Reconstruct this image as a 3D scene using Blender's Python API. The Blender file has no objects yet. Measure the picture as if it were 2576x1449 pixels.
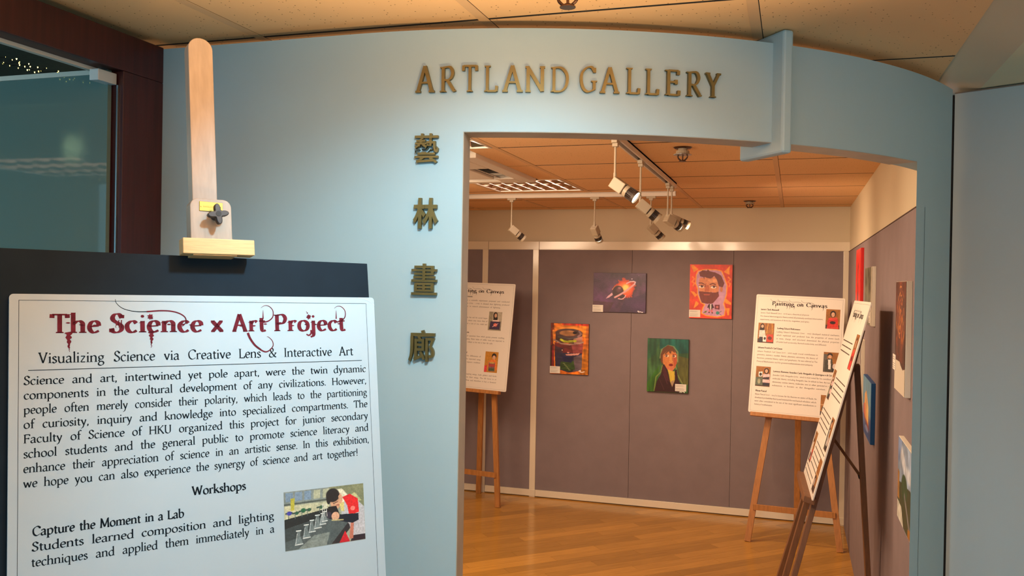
import bpy, math, random
import numpy as np
from mathutils import Vector, Matrix
random.seed(7); rng = np.random.default_rng(7)
sc = bpy.context.scene
COL = sc.collection
ZC = 1.757            # camera height above the floor; 'camera-relative' heights are z - ZC
CEIL = ZC + 0.6095
V = Vector
R = math.radians

# ---------------------------------------------------------------- camera, world, lights, exposure
cd = bpy.data.cameras.new('camera'); cam = bpy.data.objects.new('camera', cd); COL.objects.link(cam)
cd.sensor_width = 36; cd.lens = 36*2209.54/2576; cd.clip_start = .02
yaw, pitch, roll = 0.31073, -0.00545, 0.01717
f = V((-math.sin(yaw)*math.cos(pitch), math.cos(yaw)*math.cos(pitch), math.sin(pitch)))
r0 = V((math.cos(yaw), math.sin(yaw), 0)); u0 = r0.cross(f)
r_ = math.cos(roll)*r0 + math.sin(roll)*u0; u_ = r_.cross(f)
M = Matrix(((r_.x, u_.x, -f.x, 0), (r_.y, u_.y, -f.y, 0), (r_.z, u_.z, -f.z, ZC), (0, 0, 0, 1)))
cam.matrix_world = M
sc.camera = cam
sc.view_settings.view_transform = 'Standard'; sc.view_settings.look = 'None'
sc.view_settings.gamma = 1; sc.view_settings.use_curve_mapping = False
sc.view_settings.exposure = 0.0
w = bpy.data.worlds.new('world'); sc.world = w; w.use_nodes = True
w.node_tree.nodes['Background'].inputs[0].default_value = (.32, .74, 1, 1)
w.node_tree.nodes['Background'].inputs[1].default_value = 1.15

def light(name, kind, loc, aim, power, color, **k):
    l = bpy.data.lights.new(name, kind); l.energy = power; l.color = color
    for a, b in k.items(): setattr(l, a, b)
    o = bpy.data.objects.new(name, l); COL.objects.link(o); o.location = loc
    d = V(aim) - V(loc); o.rotation_euler = d.to_track_quat('-Z', 'Y').to_euler()
    return o
YB_ = 6.94; HIDX = (-2.72, -1.84, -1.24, -.78)   # lamps on the hidden front end of the tracks
COOL = (.70, .90, 1.0); WARM = (1.0, .71, .47); WARM2 = (1.0, .70, .46)
# entrance side: cool recessed downlight over the sign, added unseen fill for the pier, added uplight to warm the ceiling
light('entrance_spot', 'SPOT', (-.38, 1.08, ZC+.585), (-.60, 1.9, ZC-.72), 54, (.38, .81, 1), spot_size=R(106), spot_blend=.62, shadow_soft_size=.04)
light('entrance_fill', 'AREA', (1.1, .1, ZC+.50), (.3, 2.2, .9), 15, (1, .86, .70), shape='SQUARE', size=.6)
light('entrance_ceiling_fill', 'AREA', (.02, .82, 1.30), (-.42, .98, 3), 37, (1, .66, .35), shape='SQUARE', size=.45, spread=R(88))
# gallery: added warm fill lights and a ceiling uplight, all out of view, no fittings there
light('gallery_fill', 'AREA', (-2.3, 4.5, ZC+.50), (-.9, 4.8, 0), 54, WARM, shape='SQUARE', size=1.0)
light('gallery_fill', 'AREA', (-1.36, 2.75, ZC+.50), (-.4, 4.6, .2), 30, WARM, shape='SQUARE', size=.6)
light('gallery_ceiling_fill', 'AREA', (-1.40, 2.4, 1.0), (-1.0, 3.0, 3), 3, (1, .74, .52), shape='SQUARE', size=.5)
for x_ in HIDX: light('track_lamp_beam', 'SPOT', (x_, 2.6, ZC+.521), (x_*.75, YB_, ZC-.1), 15, WARM2, spot_size=R(50), spot_blend=.9, shadow_soft_size=.025)
light('corridor_fill', 'AREA', (-3.7, .9, ZC+.60), (-2.6, 2.0, .8), 26, (.78, 1, .92), shape='SQUARE', size=.6)  # added out of view to brighten the glass leaf and corridor

# ---------------------------------------------------------------- materials
def lin(c):
    c = [x/255 for x in c]
    return tuple(x/12.92 if x <= .04045 else ((x+.055)/1.055)**2.4 for x in c) + (1,)
def mat(name, col, rough=.6, metal=0, spec=.5, noise=None, bump=None, emit=None, var=0, attr=None, **k):
    m = bpy.data.materials.new(name); m.use_nodes = True; nt = m.node_tree; b = nt.nodes['Principled BSDF']
    c = lin(col) if max(col) > 1.001 else tuple(col)+(1,)
    b.inputs['Base Color'].default_value = c; b.inputs['Roughness'].default_value = rough
    b.inputs['Metallic'].default_value = metal; b.inputs['Specular IOR Level'].default_value = spec
    for a, v in k.items(): b.inputs[a.replace('_', ' ')].default_value = v
    src = None
    tc = nt.nodes.new('ShaderNodeTexCoord')
    def sock(scale, stretch=(1, 1, 1), detail=4):
        mp = nt.nodes.new('ShaderNodeMapping'); mp.inputs['Scale'].default_value = stretch
        n = nt.nodes.new('ShaderNodeTexNoise'); n.inputs['Scale'].default_value = scale; n.inputs['Detail'].default_value = detail
        nt.links.new(tc.outputs['Object'], mp.inputs[0]); nt.links.new(mp.outputs[0], n.inputs['Vector']); return n.outputs[0]
    if attr:
        a = nt.nodes.new('ShaderNodeAttribute'); a.attribute_name = attr; src = a.outputs[0]
    if noise:
        amt, scale, stretch = noise
        mr = nt.nodes.new('ShaderNodeMapRange'); mr.inputs[1].default_value = .25; mr.inputs[2].default_value = .75
        mr.inputs[3].default_value = 1-amt; mr.inputs[4].default_value = 1+amt
        nt.links.new(sock(scale, stretch), mr.inputs[0])
        mx = nt.nodes.new('ShaderNodeVectorMath'); mx.operation = 'SCALE'
        if src: nt.links.new(src, mx.inputs[0])
        else: mx.inputs[0].default_value = c[:3]
        nt.links.new(mr.outputs[0], mx.inputs['Scale']); src = mx.outputs[0]
    if var:
        oi = nt.nodes.new('ShaderNodeObjectInfo')
        mr = nt.nodes.new('ShaderNodeMapRange'); mr.inputs[3].default_value = 1-var; mr.inputs[4].default_value = 1+var
        nt.links.new(oi.outputs['Random'], mr.inputs[0])
        mx = nt.nodes.new('ShaderNodeVectorMath'); mx.operation = 'SCALE'
        if src: nt.links.new(src, mx.inputs[0])
        else: mx.inputs[0].default_value = c[:3]
        nt.links.new(mr.outputs[0], mx.inputs['Scale']); src = mx.outputs[0]
    if src: nt.links.new(src, b.inputs['Base Color'])
    if bump:
        st, scale, stretch = bump
        bp = nt.nodes.new('ShaderNodeBump'); bp.inputs['Strength'].default_value = st; bp.inputs['Distance'].default_value = .002
        nt.links.new(sock(scale, stretch, 6), bp.inputs['Height']); nt.links.new(bp.outputs[0], b.inputs['Normal'])
    if emit:
        b.inputs['Emission Color'].default_value = tuple(emit[0])+(1,); b.inputs['Emission Strength'].default_value = emit[1]
    return m
m_blue = mat('pale_blue_grey_paint', (163, 186, 192), .55, noise=(.035, 3, (1, 1, .5)), bump=(.15, 60, (1, 1, 1)))
m_grey = mat('grey_blue_laminate', (168, 176, 176), .5, noise=(.03, 2, (1, 1, 1)))
m_cream = mat('cream_wall_paint', (205, 190, 160), .5, noise=(.03, 2, (1, 1, 1)))
m_trim = mat('cream_gloss_trim', (228, 214, 188), .16, spec=.7, noise=(.03, 4, (1, 1, 1)))
m_felt = mat('mauve_grey_felt', (134, 119, 119), .95, spec=.1, noise=(.05, 9, (1, 1, 1)), bump=(.3, 350, (1, 1, 1)))
m_dark = mat('dark_gap', (18, 14, 12), .9)
m_grid = mat('ceiling_runner', (214, 174, 128), .7)
m_black = mat('black_board', (24, 36, 46), .6, spec=.08, noise=(.1, 20, (1, 1, 1)))
m_paper = mat('tinted_poster_white', (163, 183, 195), .6, noise=(.012, 6, (1, 1, 1)))  # white paper with the cool, dim light tinted into its colour
m_paper2 = mat('white_foam_board', (226, 218, 206), .6)
m_foam = mat('foam_board_edge', (200, 205, 205), .8)
m_ink = mat('black_ink', (16, 26, 34), .7, spec=.1)
m_ink2 = mat('dark_ink', (42, 34, 34), .7, spec=.1)
m_grayink = mat('grey_ink', (98, 86, 78), .7, spec=.1)
m_red = mat('maroon_ink', (96, 30, 42), .7, spec=.1, noise=(.35, 90, (1, 1, 1)))
m_wood = mat('beech_wood', (146, 134, 122), .45, noise=(.14, 9, (14, 14, 1.0)), bump=(.1, 12, (14, 14, .8)))
m_woodb = mat('beech_wood_bar', (190, 158, 108), .42, noise=(.10, 9, (3, 3, 30)), bump=(.1, 12, (3, 3, 30)))
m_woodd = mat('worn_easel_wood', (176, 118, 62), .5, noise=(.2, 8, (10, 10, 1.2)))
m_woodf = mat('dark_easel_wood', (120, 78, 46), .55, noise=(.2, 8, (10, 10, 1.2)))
m_mah = mat('mahogany', (62, 22, 20), .42, noise=(.3, 7, (14, 14, .8)))
m_brass = mat('polished_brass', (146, 126, 66), .35, 1, noise=(.08, 40, (1, 1, 1)))
m_gold = mat('aged_brass_letters', (122, 106, 62), .45, .7, noise=(.15, 30, (1, 1, 1)))
m_goldside = m_gold
m_knob = mat('black_plastic', (18, 20, 28), .35)
m_steel = mat('brushed_steel', (190, 196, 196), .3, 1)
m_white = mat('white_enamel', (214, 204, 190), .4)
m_lampg = mat('warm_grey_lamp_body', (172, 156, 132), .45)
m_lampd = mat('dark_lamp_fin', (60, 46, 38), .5)
m_bronze = mat('dark_bronze', (88, 62, 46), .35, .8)
m_glass = mat('green_tinted_glass', (124, 150, 144), .03, Transmission_Weight=.35, IOR=1.5)
m_backwall = mat('dim_green_wall', (120, 140, 130), .6)
m_darkceil = mat('dim_mesh_ceiling', (56, 62, 60), .7, noise=(.3, 60, (1, 1, 1)))
m_canvas = mat('raw_canvas', (224, 214, 194), .8)
m_pic = mat('painted_surface', (128, 128, 128), .4, attr='Col', bump=(.35, 120, (1, 1, 1)))
m_photo = mat('printed_photo', (128, 128, 128), .5, attr='Col')
m_spark = mat('gold_sparkle_glow', (255, 210, 80), .3, emit=((1, .72, .15), 14))
m_lens = mat('lit_lamp_lens', (255, 220, 180), .3, emit=((1, .78, .5), 22))
m_tube = mat('lit_diffuser', (255, 235, 220), .4, emit=((1, .86, .76), 6))
m_tubec = mat('lit_cool_diffuser', (235, 245, 255), .4, emit=((.85, .95, 1), 7))
m_refl = mat('bright_facet_white', (236, 218, 204), .5)
m_mirror = mat('louvre_reflector', (205, 180, 160), .2, 1)

# ceiling tile: cream tinted orange for the warm light, with sparse dark pits
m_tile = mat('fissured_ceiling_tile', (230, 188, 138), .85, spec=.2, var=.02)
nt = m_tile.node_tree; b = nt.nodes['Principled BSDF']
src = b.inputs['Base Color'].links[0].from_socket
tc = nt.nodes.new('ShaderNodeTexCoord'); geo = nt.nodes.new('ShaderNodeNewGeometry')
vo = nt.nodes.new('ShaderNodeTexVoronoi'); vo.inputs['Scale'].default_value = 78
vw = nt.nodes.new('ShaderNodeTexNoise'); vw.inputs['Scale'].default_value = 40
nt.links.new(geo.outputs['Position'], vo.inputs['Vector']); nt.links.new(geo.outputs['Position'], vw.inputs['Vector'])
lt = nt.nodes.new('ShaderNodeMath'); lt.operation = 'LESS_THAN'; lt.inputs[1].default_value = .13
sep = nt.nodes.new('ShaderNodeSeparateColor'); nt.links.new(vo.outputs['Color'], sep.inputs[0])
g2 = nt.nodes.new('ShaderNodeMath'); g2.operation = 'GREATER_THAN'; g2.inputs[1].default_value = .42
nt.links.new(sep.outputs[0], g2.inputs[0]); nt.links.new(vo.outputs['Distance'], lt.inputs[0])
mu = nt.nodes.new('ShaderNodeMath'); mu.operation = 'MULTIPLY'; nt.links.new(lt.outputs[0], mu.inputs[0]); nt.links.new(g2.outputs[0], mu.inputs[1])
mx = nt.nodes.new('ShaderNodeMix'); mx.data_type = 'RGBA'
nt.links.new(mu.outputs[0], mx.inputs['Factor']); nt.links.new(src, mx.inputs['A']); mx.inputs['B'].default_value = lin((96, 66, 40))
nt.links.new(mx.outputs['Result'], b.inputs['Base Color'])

m_plank = mat('honey_parquet', (186, 134, 58), .15, spec=.5, noise=(.14, 4, (1.2, 16, 1)), var=.2)
m_floor = mat('honey_parquet_far', (188, 130, 48), .2, noise=(.16, 4, (1.2, 16, 1)))

# ---------------------------------------------------------------- mesh helpers
class MB:
    def __init__(s): s.v = []; s.f = []
    def add(s, vs, fs):
        k = len(s.v); s.v += [tuple(p) for p in vs]; s.f += [tuple(i+k for i in q) for q in fs]; return s
    def box(s, a, b):
        x0, y0, z0 = a; x1, y1, z1 = b
        return s.add([(x0,y0,z0),(x1,y0,z0),(x1,y1,z0),(x0,y1,z0),(x0,y0,z1),(x1,y0,z1),(x1,y1,z1),(x0,y1,z1)],
                     [(0,3,2,1),(4,5,6,7),(0,1,5,4),(1,2,6,5),(2,3,7,6),(3,0,4,7)])
    def obox(s, c, X, Y, Z, hx, hy, hz):
        c = V(c); X, Y, Z = V(X)*hx, V(Y)*hy, V(Z)*hz
        p = [c-X-Y-Z, c+X-Y-Z, c+X+Y-Z, c-X+Y-Z, c-X-Y+Z, c+X-Y+Z, c+X+Y+Z, c-X+Y+Z]
        return s.add(p, [(0,3,2,1),(4,5,6,7),(0,1,5,4),(1,2,6,5),(2,3,7,6),(3,0,4,7)])
    def bar(s, a, b, wide, hw, ht):   # board from a to b; 'wide' = direction of its width
        a, b = V(a), V(b); Z = (b-a); L = Z.length; Z.normalize(); X = V(wide); X = (X-Z*X.dot(Z)).normalized(); Y = Z.cross(X)
        return s.obox((a+b)/2, X, Y, Z, hw, ht, L/2)
    def tube(s, a, b, r, n=14, r2=None, caps=True):
        a, b = V(a), V(b); r2 = r if r2 is None else r2; Z = (b-a).normalized()
        X = Z.orthogonal().normalized(); Y = Z.cross(X)
        p = [a+(X*math.cos(t)+Y*math.sin(t))*r for t in [2*math.pi*i/n for i in range(n)]]
        q = [b+(X*math.cos(t)+Y*math.sin(t))*r2 for t in [2*math.pi*i/n for i in range(n)]]
        fs = [(i, (i+1) % n, n+(i+1) % n, n+i) for i in range(n)]
        if caps: fs += [tuple(range(n-1, -1, -1)), tuple(range(n, 2*n))]
        return s.add(p+q, fs)
    def prism(s, pts, off):           # closed planar outline (3D points, CCW seen against 'off') extruded by off
        n = len(pts); off = V(off); p = [V(q) for q in pts]
        return s.add(p+[q+off for q in p], [tuple(range(n-1, -1, -1)), tuple(range(n, 2*n))]+[(i, (i+1) % n, n+(i+1) % n, n+i) for i in range(n)])
ORIG = {}
def tag(o, label=None, cat=None, group=None, kind=None):
    for k, v in (('label', label), ('category', cat), ('group', group), ('kind', kind)):
        if v: o[k] = v
    return o
def thing(name, loc, label, cat, group=None):
    o = bpy.data.objects.new(name, None); COL.objects.link(o); o.location = loc; o.empty_display_size = .05
    ORIG[o.name] = V(loc); return tag(o, label, cat, group)
def obj(name, mb, m, parent=None, label=None, bevel=0, smooth=False, origin=None):
    me = bpy.data.meshes.new(name)
    if parent is not None: org = ORIG[parent.name]
    elif origin is not None: org = V(origin)
    else:
        a = np.array(mb.v); mn, mxx = a.min(0), a.max(0); org = V(((mn[0]+mxx[0])/2, (mn[1]+mxx[1])/2, mn[2]))
    me.from_pydata([tuple(V(p)-org) for p in mb.v], [], mb.f)
    me.materials.append(m); me.update()
    if smooth:
        me.polygons.foreach_set('use_smooth', [True]*len(me.polygons))
    o = bpy.data.objects.new(name, me); COL.objects.link(o)
    if parent is not None: o.parent = parent
    else: o.location = org
    ORIG[o.name] = org
    if bevel:
        bm = o.modifiers.new('bevel', 'BEVEL'); bm.width = bevel; bm.segments = 2; bm.limit_method = 'ANGLE'
    if label: o['label'] = label
    return o
def struct(name, mb, m, **k):
    o = obj(name, mb, m, **k); o['kind'] = 'structure'; return o

# ---------------------------------------------------------------- setting: floor, ceiling, walls
XL, XR, YF, YB = -3.4, .387, -1.6, 6.962
fl = MB().box((XL-1.4, YF, -.08), (2.2, YB+.1, -.014)); floor = struct('floor', fl, m_floor)
obj('parquet', MB().box((XL-1.4, 1.95, -.014), (2.2, 3.9, 0)), m_floor, floor)
obj('parquet', MB().box((XL-1.4, 3.9, -.014), (-3.1, YB, 0)), m_floor, floor)
obj('neutral_floor', MB().box((XL-1.4, YF, -.014), (2.2, 1.95, .0)), mat('neutral_grey_floor', (120, 128, 134), .95), floor)  # unseen floor made neutral grey to keep warm bounce off the poster
# parquet strips, laid diagonally, as pieces where they can be told apart
PA = R(44); PW, PL = .092, .95; ca, sa = math.cos(PA), math.sin(PA)
def clip(poly, ax, val, keep_less):
    out = []
    for k in range(len(poly)):
        a, b_ = poly[k-1], poly[k]; ia = (a[ax] <= val) == keep_less; ib = (b_[ax] <= val) == keep_less
        if ia != ib: t = (val-a[ax])/(b_[ax]-a[ax]); out.append((a[0]+(b_[0]-a[0])*t, a[1]+(b_[1]-a[1])*t))
        if ib: out.append(b_)
    return out
c0x, c0y = -1.4, 5.4
for row in range(-34, 34):
    for k in range(-4, 5):
        u = k*PL + (row*.38 % PL); v = row*PW
        q = [(u, v), (u+PL-.0012, v), (u+PL-.0012, v+PW-.0012), (u, v+PW-.0012)]
        wq = [(c0x+a*ca-b_*sa, c0y+a*sa+b_*ca) for a, b_ in q]
        for ax, val, kl in ((0, -3.1, False), (0, XR, True), (1, 3.9, False), (1, YB, True)):
            if wq: wq = clip(wq, ax, val, kl)
        if len(wq) < 3: continue
        lq = [((a-c0x)*ca+(b_-c0y)*sa-u, -(a-c0x)*sa+(b_-c0y)*ca-v) for a, b_ in wq]
        me = bpy.data.meshes.new('plank'); n = len(lq)
        me.from_pydata([(a, b_, -.014) for a, b_ in lq]+[(a, b_, 0) for a, b_ in lq], [], [tuple(range(n, 2*n))]+[(m, (m+1) % n, n+(m+1) % n, n+m) for m in range(n)])
        me.materials.append(m_plank); o = bpy.data.objects.new('plank', me); COL.objects.link(o); o.parent = floor
        o.location = V((c0x+u*ca-v*sa, c0y+u*sa+v*ca, 0))-ORIG[floor.name]; o.rotation_euler = (0, 0, PA)

# ceiling: void plate above, tiles and runners as pieces
ceil = struct('ceiling', MB().box((XL-1.4, YF, CEIL+.12), (2.2, YB+.1, CEIL+.18)), m_dark)
XS = [-1.284+.6*k for k in range(-5, 3)]           # -4.284 .. -.084
YS = [1.914-.6*k for k in range(6, 0, -1)] + [1.914, 2.525, 3.14, 3.755, 4.357, 4.958, 5.56, 6.161, 6.763]
SKIP = {(round(XS[4], 2), 4.958), (round(XS[4], 2), 3.14), (round(XS[3], 2), 3.755), (round(XS[4], 2), 3.755), (round(XS[3], 2), 4.357), (round(XS[4], 2), 4.357)}
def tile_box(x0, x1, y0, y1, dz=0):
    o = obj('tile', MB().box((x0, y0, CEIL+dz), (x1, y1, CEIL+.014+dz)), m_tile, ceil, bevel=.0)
xe = XS + [XR if True else 0]
for i in range(len(xe)-1):
    for j in range(len(YS)):
        y0 = YS[j]; y1 = YS[j+1] if j+1 < len(YS) else YB
        x0, x1 = xe[i], xe[i+1]
        cx, cy = (x0+x1)/2, (y0+y1)/2
        hit = False
        for (a, b, c, d) in [(-1.884, -1.284, 4.958, 5.56), (-1.884, -1.284, 3.14, 3.755), (-2.43, -1.44, 3.9, 4.9)]:
            if a < cx < b and c < cy < d: hit = True
        if i == 4-1 and 3.755 < cy < 4.958: hit = True     # cassette opening, two columns wide
        if -1.884 < cx < -1.284 and 3.755 < cy < 4.958:
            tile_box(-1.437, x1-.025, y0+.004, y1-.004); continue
        if hit or (x1 < -1.8 and y1 < 2.9): continue
        if x0 < -1.8 and y1 < 2.9: x0 = -1.625
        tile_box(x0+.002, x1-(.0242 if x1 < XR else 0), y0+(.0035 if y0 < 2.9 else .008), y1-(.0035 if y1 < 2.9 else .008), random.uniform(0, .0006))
for yy in YS[1:]: obj('joint', MB().box((-1.62 if yy < 2.9 else XL, yy-.008, CEIL+.0004), (XR, yy+.008, CEIL+.008)), m_dark, ceil)
for x in XS[1:]:
    obj('joint', MB().box((x-.001, YS[0] if x > -1.6 else 2.9, CEIL+.0006), (x+.004, YB, CEIL+.008)), m_dark, ceil)
    obj('runner', MB().box((x-.024, YS[0] if x > -1.6 else 2.9, CEIL-.0005), (x, YB, CEIL+.02)), m_grid, ceil)

# gallery back wall
def P(x, z0): return (x, z0)
wb = MB().box((XL-.2, YB, 0), (XR+.3, YB+.1, CEIL+.12)); struct('wall_back', wb, m_cream)
bw = bpy.data.objects['wall_back']
ZT, ZB = ZC+.28, ZC-1.697
for (x0, x1) in [(XL, -2.492), (-2.443, -2.052), (-2.003, -1.232), (-1.230, -.4465), (-.4445, .345)]:
    obj('felt_panel', MB().box((x0, YB-.012, ZB+.0), (x1, YB+.005, ZT)), m_felt, bw, bevel=.0015)
tr = MB(); Y0 = YB-.022
for (x0, x1) in [(XL, -2.443), (-2.440, -2.0), (-1.9985, XR)]:
    tr.box((x0, Y0, ZC+.283), (x1, YB, ZC+.347))
    tr.box((x0, Y0-.003, ZC+.279), (x1, YB, ZC+.286))
struct('trim_1', tr, m_trim, bevel=.0015)
tr = MB()
for (x0, x1) in [(-2.492, -2.443), (-2.052, -2.003), (.345, XR)]: tr.box((x0, Y0+.001, 0), (x1, YB, ZC+.283))
struct('trim_2', tr, m_trim, bevel=.0015)
tr = MB(); 
for (x0, x1) in [(XL, -2.443), (-2.440, -2.0), (-1.9985, XR)]: tr.box((x0, Y0-.002, .008), (x1, YB, ZC-1.697))
struct('baseboard_back', tr, m_trim, bevel=.0015)
# gallery right wall
wr = MB().box((XR, 2.96, 0), (XR+.04, YB+.1, CEIL+.12)); struct('wall_right', wr, m_cream)
wrr = bpy.data.objects['wall_right']
obj('felt_panel', MB().box((XR-.006, 2.96, .0), (XR+.01, YB-.022, ZC+.276)), m_felt, wrr)
struct('trim_3', MB().box((XR-.008, 2.96, ZC+.274), (XR+.01, YB-.022, ZC+.278)), mat('dark_felt_edge', (70, 46, 36), .8))
struct('wall_left', MB().box((XL-.08, 2.2, 0), (XL, YB+.1, CEIL+.12)), m_cream)
# bulkhead over the right of the entrance and its soffit
bh = MB().add([(XR, YF, CEIL+.002), (XR, 3.0, CEIL+.002), (.505, 3.0, ZC+.5895), (.505, YF, ZC+.5895), (XR, YF, CEIL+.02), (XR, 3.0, CEIL+.02), (.505, 3.0, CEIL+.02), (.505, YF, CEIL+.02)],
    [(0, 1, 2, 3), (7, 6, 5, 4), (0, 4, 5, 1), (1, 5, 6, 2), (2, 6, 7, 3), (3, 7, 4, 0)]); struct('ceiling_bulkhead', bh, m_cream)
struct('ceiling_soffit', MB().box((.505, YF, ZC+.5895), (2.1, 3.0, ZC+.61)), mat('olive_soffit', (206, 206, 176), .8, noise=(.03, 3, (1, 1, 1))))
struct('wall_entrance_right', MB().box((2.1, YF, 0), (2.18, 3.0, CEIL+.1)), m_cream)
struct('wall_entrance_back', MB().box((.47, 3.0, 0), (2.1, 3.05, CEIL+.1)), m_dark)
# grey-blue panel right of the opening
pa, pb = V((.4433, 2.8786)), V((.6054, 2.7923)); d = (pb-pa).normalized(); nrm = V((-d.y, d.x)); e = pa+d*1.45
mb = MB().prism([(pa.x, pa.y, .01), (e.x, e.y, .01), (e.x+nrm.x*.04, e.y+nrm.y*.04, .01), (pa.x+nrm.x*.03, pa.y+nrm.y*.04, .01)], (0, 0, ZC+.583-.01))
pn = struct('wall_entrance_panel', mb, m_grey)
q = pa-d*.002
mb = MB().prism([(q.x-.0145, q.y+.004, .01), (q.x, q.y, .01), (q.x+nrm.x*.03, q.y+nrm.y*.03, .01), (q.x-.0145+nrm.x*.03, q.y+nrm.y*.03, .01)], (0, 0, ZC+.580-.01))  # dark fill standing in for the shade in the gap
obj('gap_shade', mb, m_dark, pn, label='dark strip painted as the shadow gap along the edge of the panel')
mb = MB().prism([(pa.x, pa.y-.002, ZC+.5828), (e.x, e.y-.002, ZC+.5828), (e.x+nrm.x*.04, e.y+nrm.y*.04, ZC+.5828), (pa.x+nrm.x*.03, pa.y+nrm.y*.04, ZC+.5828)], (0, 0, .0035))
obj('top_cap', mb, mat('brown_cap', (120, 100, 84), .6), pn)

# curved blue front wall with the gallery opening
CC = (-1.0, 3.42); RO, RI = 1.548, 1.472
def arc(t, r, z): return (CC[0]+r*math.sin(R(t)), CC[1]-r*math.cos(R(t)), z)
def wall_seg(mb, ts, z0, z1, ti=None):
    n = len(ts); vs = []
    for i, t in enumerate(ts):
        q = max(t, ti) + .01*i if ti else t
        vs += [arc(t, RO, z0), arc(q, RI, z0), arc(q, RI, z1), arc(t, RO, z1)]
    fs = []
    for i in range(n-1):
        a = 4*i; b2 = a+4
        fs += [(a, b2, b2+3, a+3), (a+1, a+2, b2+2, b2+1), (a+3, b2+3, b2+2, a+2), (a, a+1, b2+1, b2)]
    fs += [(0, 3, 2, 1), (4*n-4, 4*n-3, 4*n-2, 4*n-1)]
    mb.add(vs, fs)
WT, LZ = ZC+.585, ZC+.348
TJ = 66.2   # inner corner of the right jamb, cut along the line of view through the opening
TL_, TR_ = 9.92, 57.85
wf = MB()
wf.box((-1.56, CC[1]-RO, 0), (-1.0, CC[1]-RI, WT))
wall_seg(wf, [TL_*i/14 for i in range(15)], 0, WT)
wall_seg(wf, [TL_+(TR_-TL_)*i/72 for i in range(73)], LZ, WT)
wall_seg(wf, [TR_+(67.4-TR_)*i/14 for i in range(15)], 0, LZ, TJ)
wall_seg(wf, [TR_+(67.4-TR_)*i/14 for i in range(15)], LZ, WT)
wall_front = struct('wall_front', wf, m_blue, smooth=False)
sm = wall_front.data
# lining of the opening (cream-grey jamb and soffit)
m_lin = mat('worn_reveal_paint', (176, 166, 150), .45, noise=(.14, 10, (1, 1, 1)))
mb = MB(); ts = [TL_+(TR_-TL_)*i/72 for i in range(73)]
vs = []; fs = []
for t in ts: vs += [arc(t, RO-.001, LZ-.0015), arc(t, RI-.002, LZ-.0015), arc(t, RI-.002, LZ+.0005), arc(t, RO-.001, LZ+.0005)]
for i in range(72):
    a = 4*i; b2 = a+4; fs += [(a, b2, b2+3, a+3), (a+1, a+2, b2+2, b2+1), (a, a+1, b2+1, b2)]
mb.add(vs, fs)
a0, a1 = arc(TL_+.06, RO-.001, 0), arc(TL_+.06, RI-.002, 0); c0, c1 = arc(TL_, RO-.001, 0), arc(TL_, RI-.002, 0)
mb.add([a0, a1, c1, c0]+[(p[0], p[1], LZ) for p in (a0, a1, c1, c0)], [(0, 1, 5, 4), (0, 4, 7, 3), (1, 2, 6, 5)])
obj('reveal_lining', mb, m_lin, wall_front)
# hairline crack on the right pier
mb = MB(); zz = LZ-.12
pts = []
while zz > .1: pts.append((59.75+random.uniform(-.03, .03), zz)); zz -= .12
for (t0, z0), (t1, z1) in zip(pts[:-1], pts[1:]):
    mb.add([arc(t0-.03, RO+.0006, z0), arc(t0+.03, RO+.0006, z0), arc(t1+.03, RO+.0006, z1), arc(t1-.03, RO+.0006, z1)], [(0, 1, 2, 3)])
obj('crack', mb, mat('crack_shadow', (84, 84, 80), .9), wall_front)
# fin passing through the wall
rad = V((math.sin(R(38.0)), -math.cos(R(38.0)), 0)); tan = V((math.cos(R(38.0)), math.sin(R(38.0)), 0))
c0 = V((CC[0], CC[1], 0))+rad*(RO-.045)
mb = MB().obox((c0.x, c0.y, ZC+(.318+.6085)/2), rad, tan, (0, 0, 1), .086, .014, (.6085-.318)/2)
fin = obj('wall_fin', mb, m_blue, bevel=.006); fin['kind'] = 'structure'; fin.name = 'trim_4'

# ---------------------------------------------------------------- glass door in mahogany frame, left
dframe = MB()
dframe.box((-1.64, .2, ZC+.497), (-1.55, 1.872, ZC+.588))
dframe.box((-1.64, 1.732, 0), (-1.55, 1.872, ZC+.497))
dframe.box((-1.64, -.15, 0), (-1.55, .2, ZC+.588))
door = struct('door_1', dframe, m_mah, bevel=.002)
obj('head_rail', MB().box((-1.608, .2, ZC+.488), (-1.594, 1.70, ZC+.4965)), m_white, door)
obj('edge_strip', MB().box((-1.5665, 1.7275, 0), (-1.563, 1.7315, ZC+.462)), m_steel, door)
obj('glass_leaf', MB().box((-2.62, 1.716, .01), (-1.582, 1.728, ZC+.497)), m_glass, door)
obj('top_strip', MB().box((-2.62, 1.712, ZC+.487), (-1.6, 1.7155, ZC+.4985)), m_white, door)
obj('patch_fitting', MB().box((-1.592, 1.668, ZC+.462), (-1.566, 1.7275, ZC+.489)), mat('satin_steel', (205, 210, 210), .4, .35), door, bevel=.0015, label='brushed steel clamp at the top corner of the glass')
struct('wall_corridor', MB().box((-4.7, 2.75, 0), (-1.66, 2.8, CEIL+.1)), m_backwall)
struct('wall_light_stop', MB().box((-1.72, 1.95, 0), (-1.68, 2.8, CEIL+.1)), m_backwall)  # unseen wall added to keep corridor light out of the gallery
struct('wall_corridor_left', MB().box((-4.76, YF, 0), (-4.7, 2.8, CEIL+.1)), m_backwall)
struct('ceiling_corridor', MB().box((-4.7, YF, ZC+.65), (-1.66, 2.75, ZC+.657)), m_darkceil)
gl = thing('gold_sparkle', (-2.0, 1.9, ZC+.56), 'glowing gold beads added for the sparkle on the ceiling behind the glass door', 'lights')  # glowing beads stand in for gold sparkle seen through glass
mbw = MB(); prev = None
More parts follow.
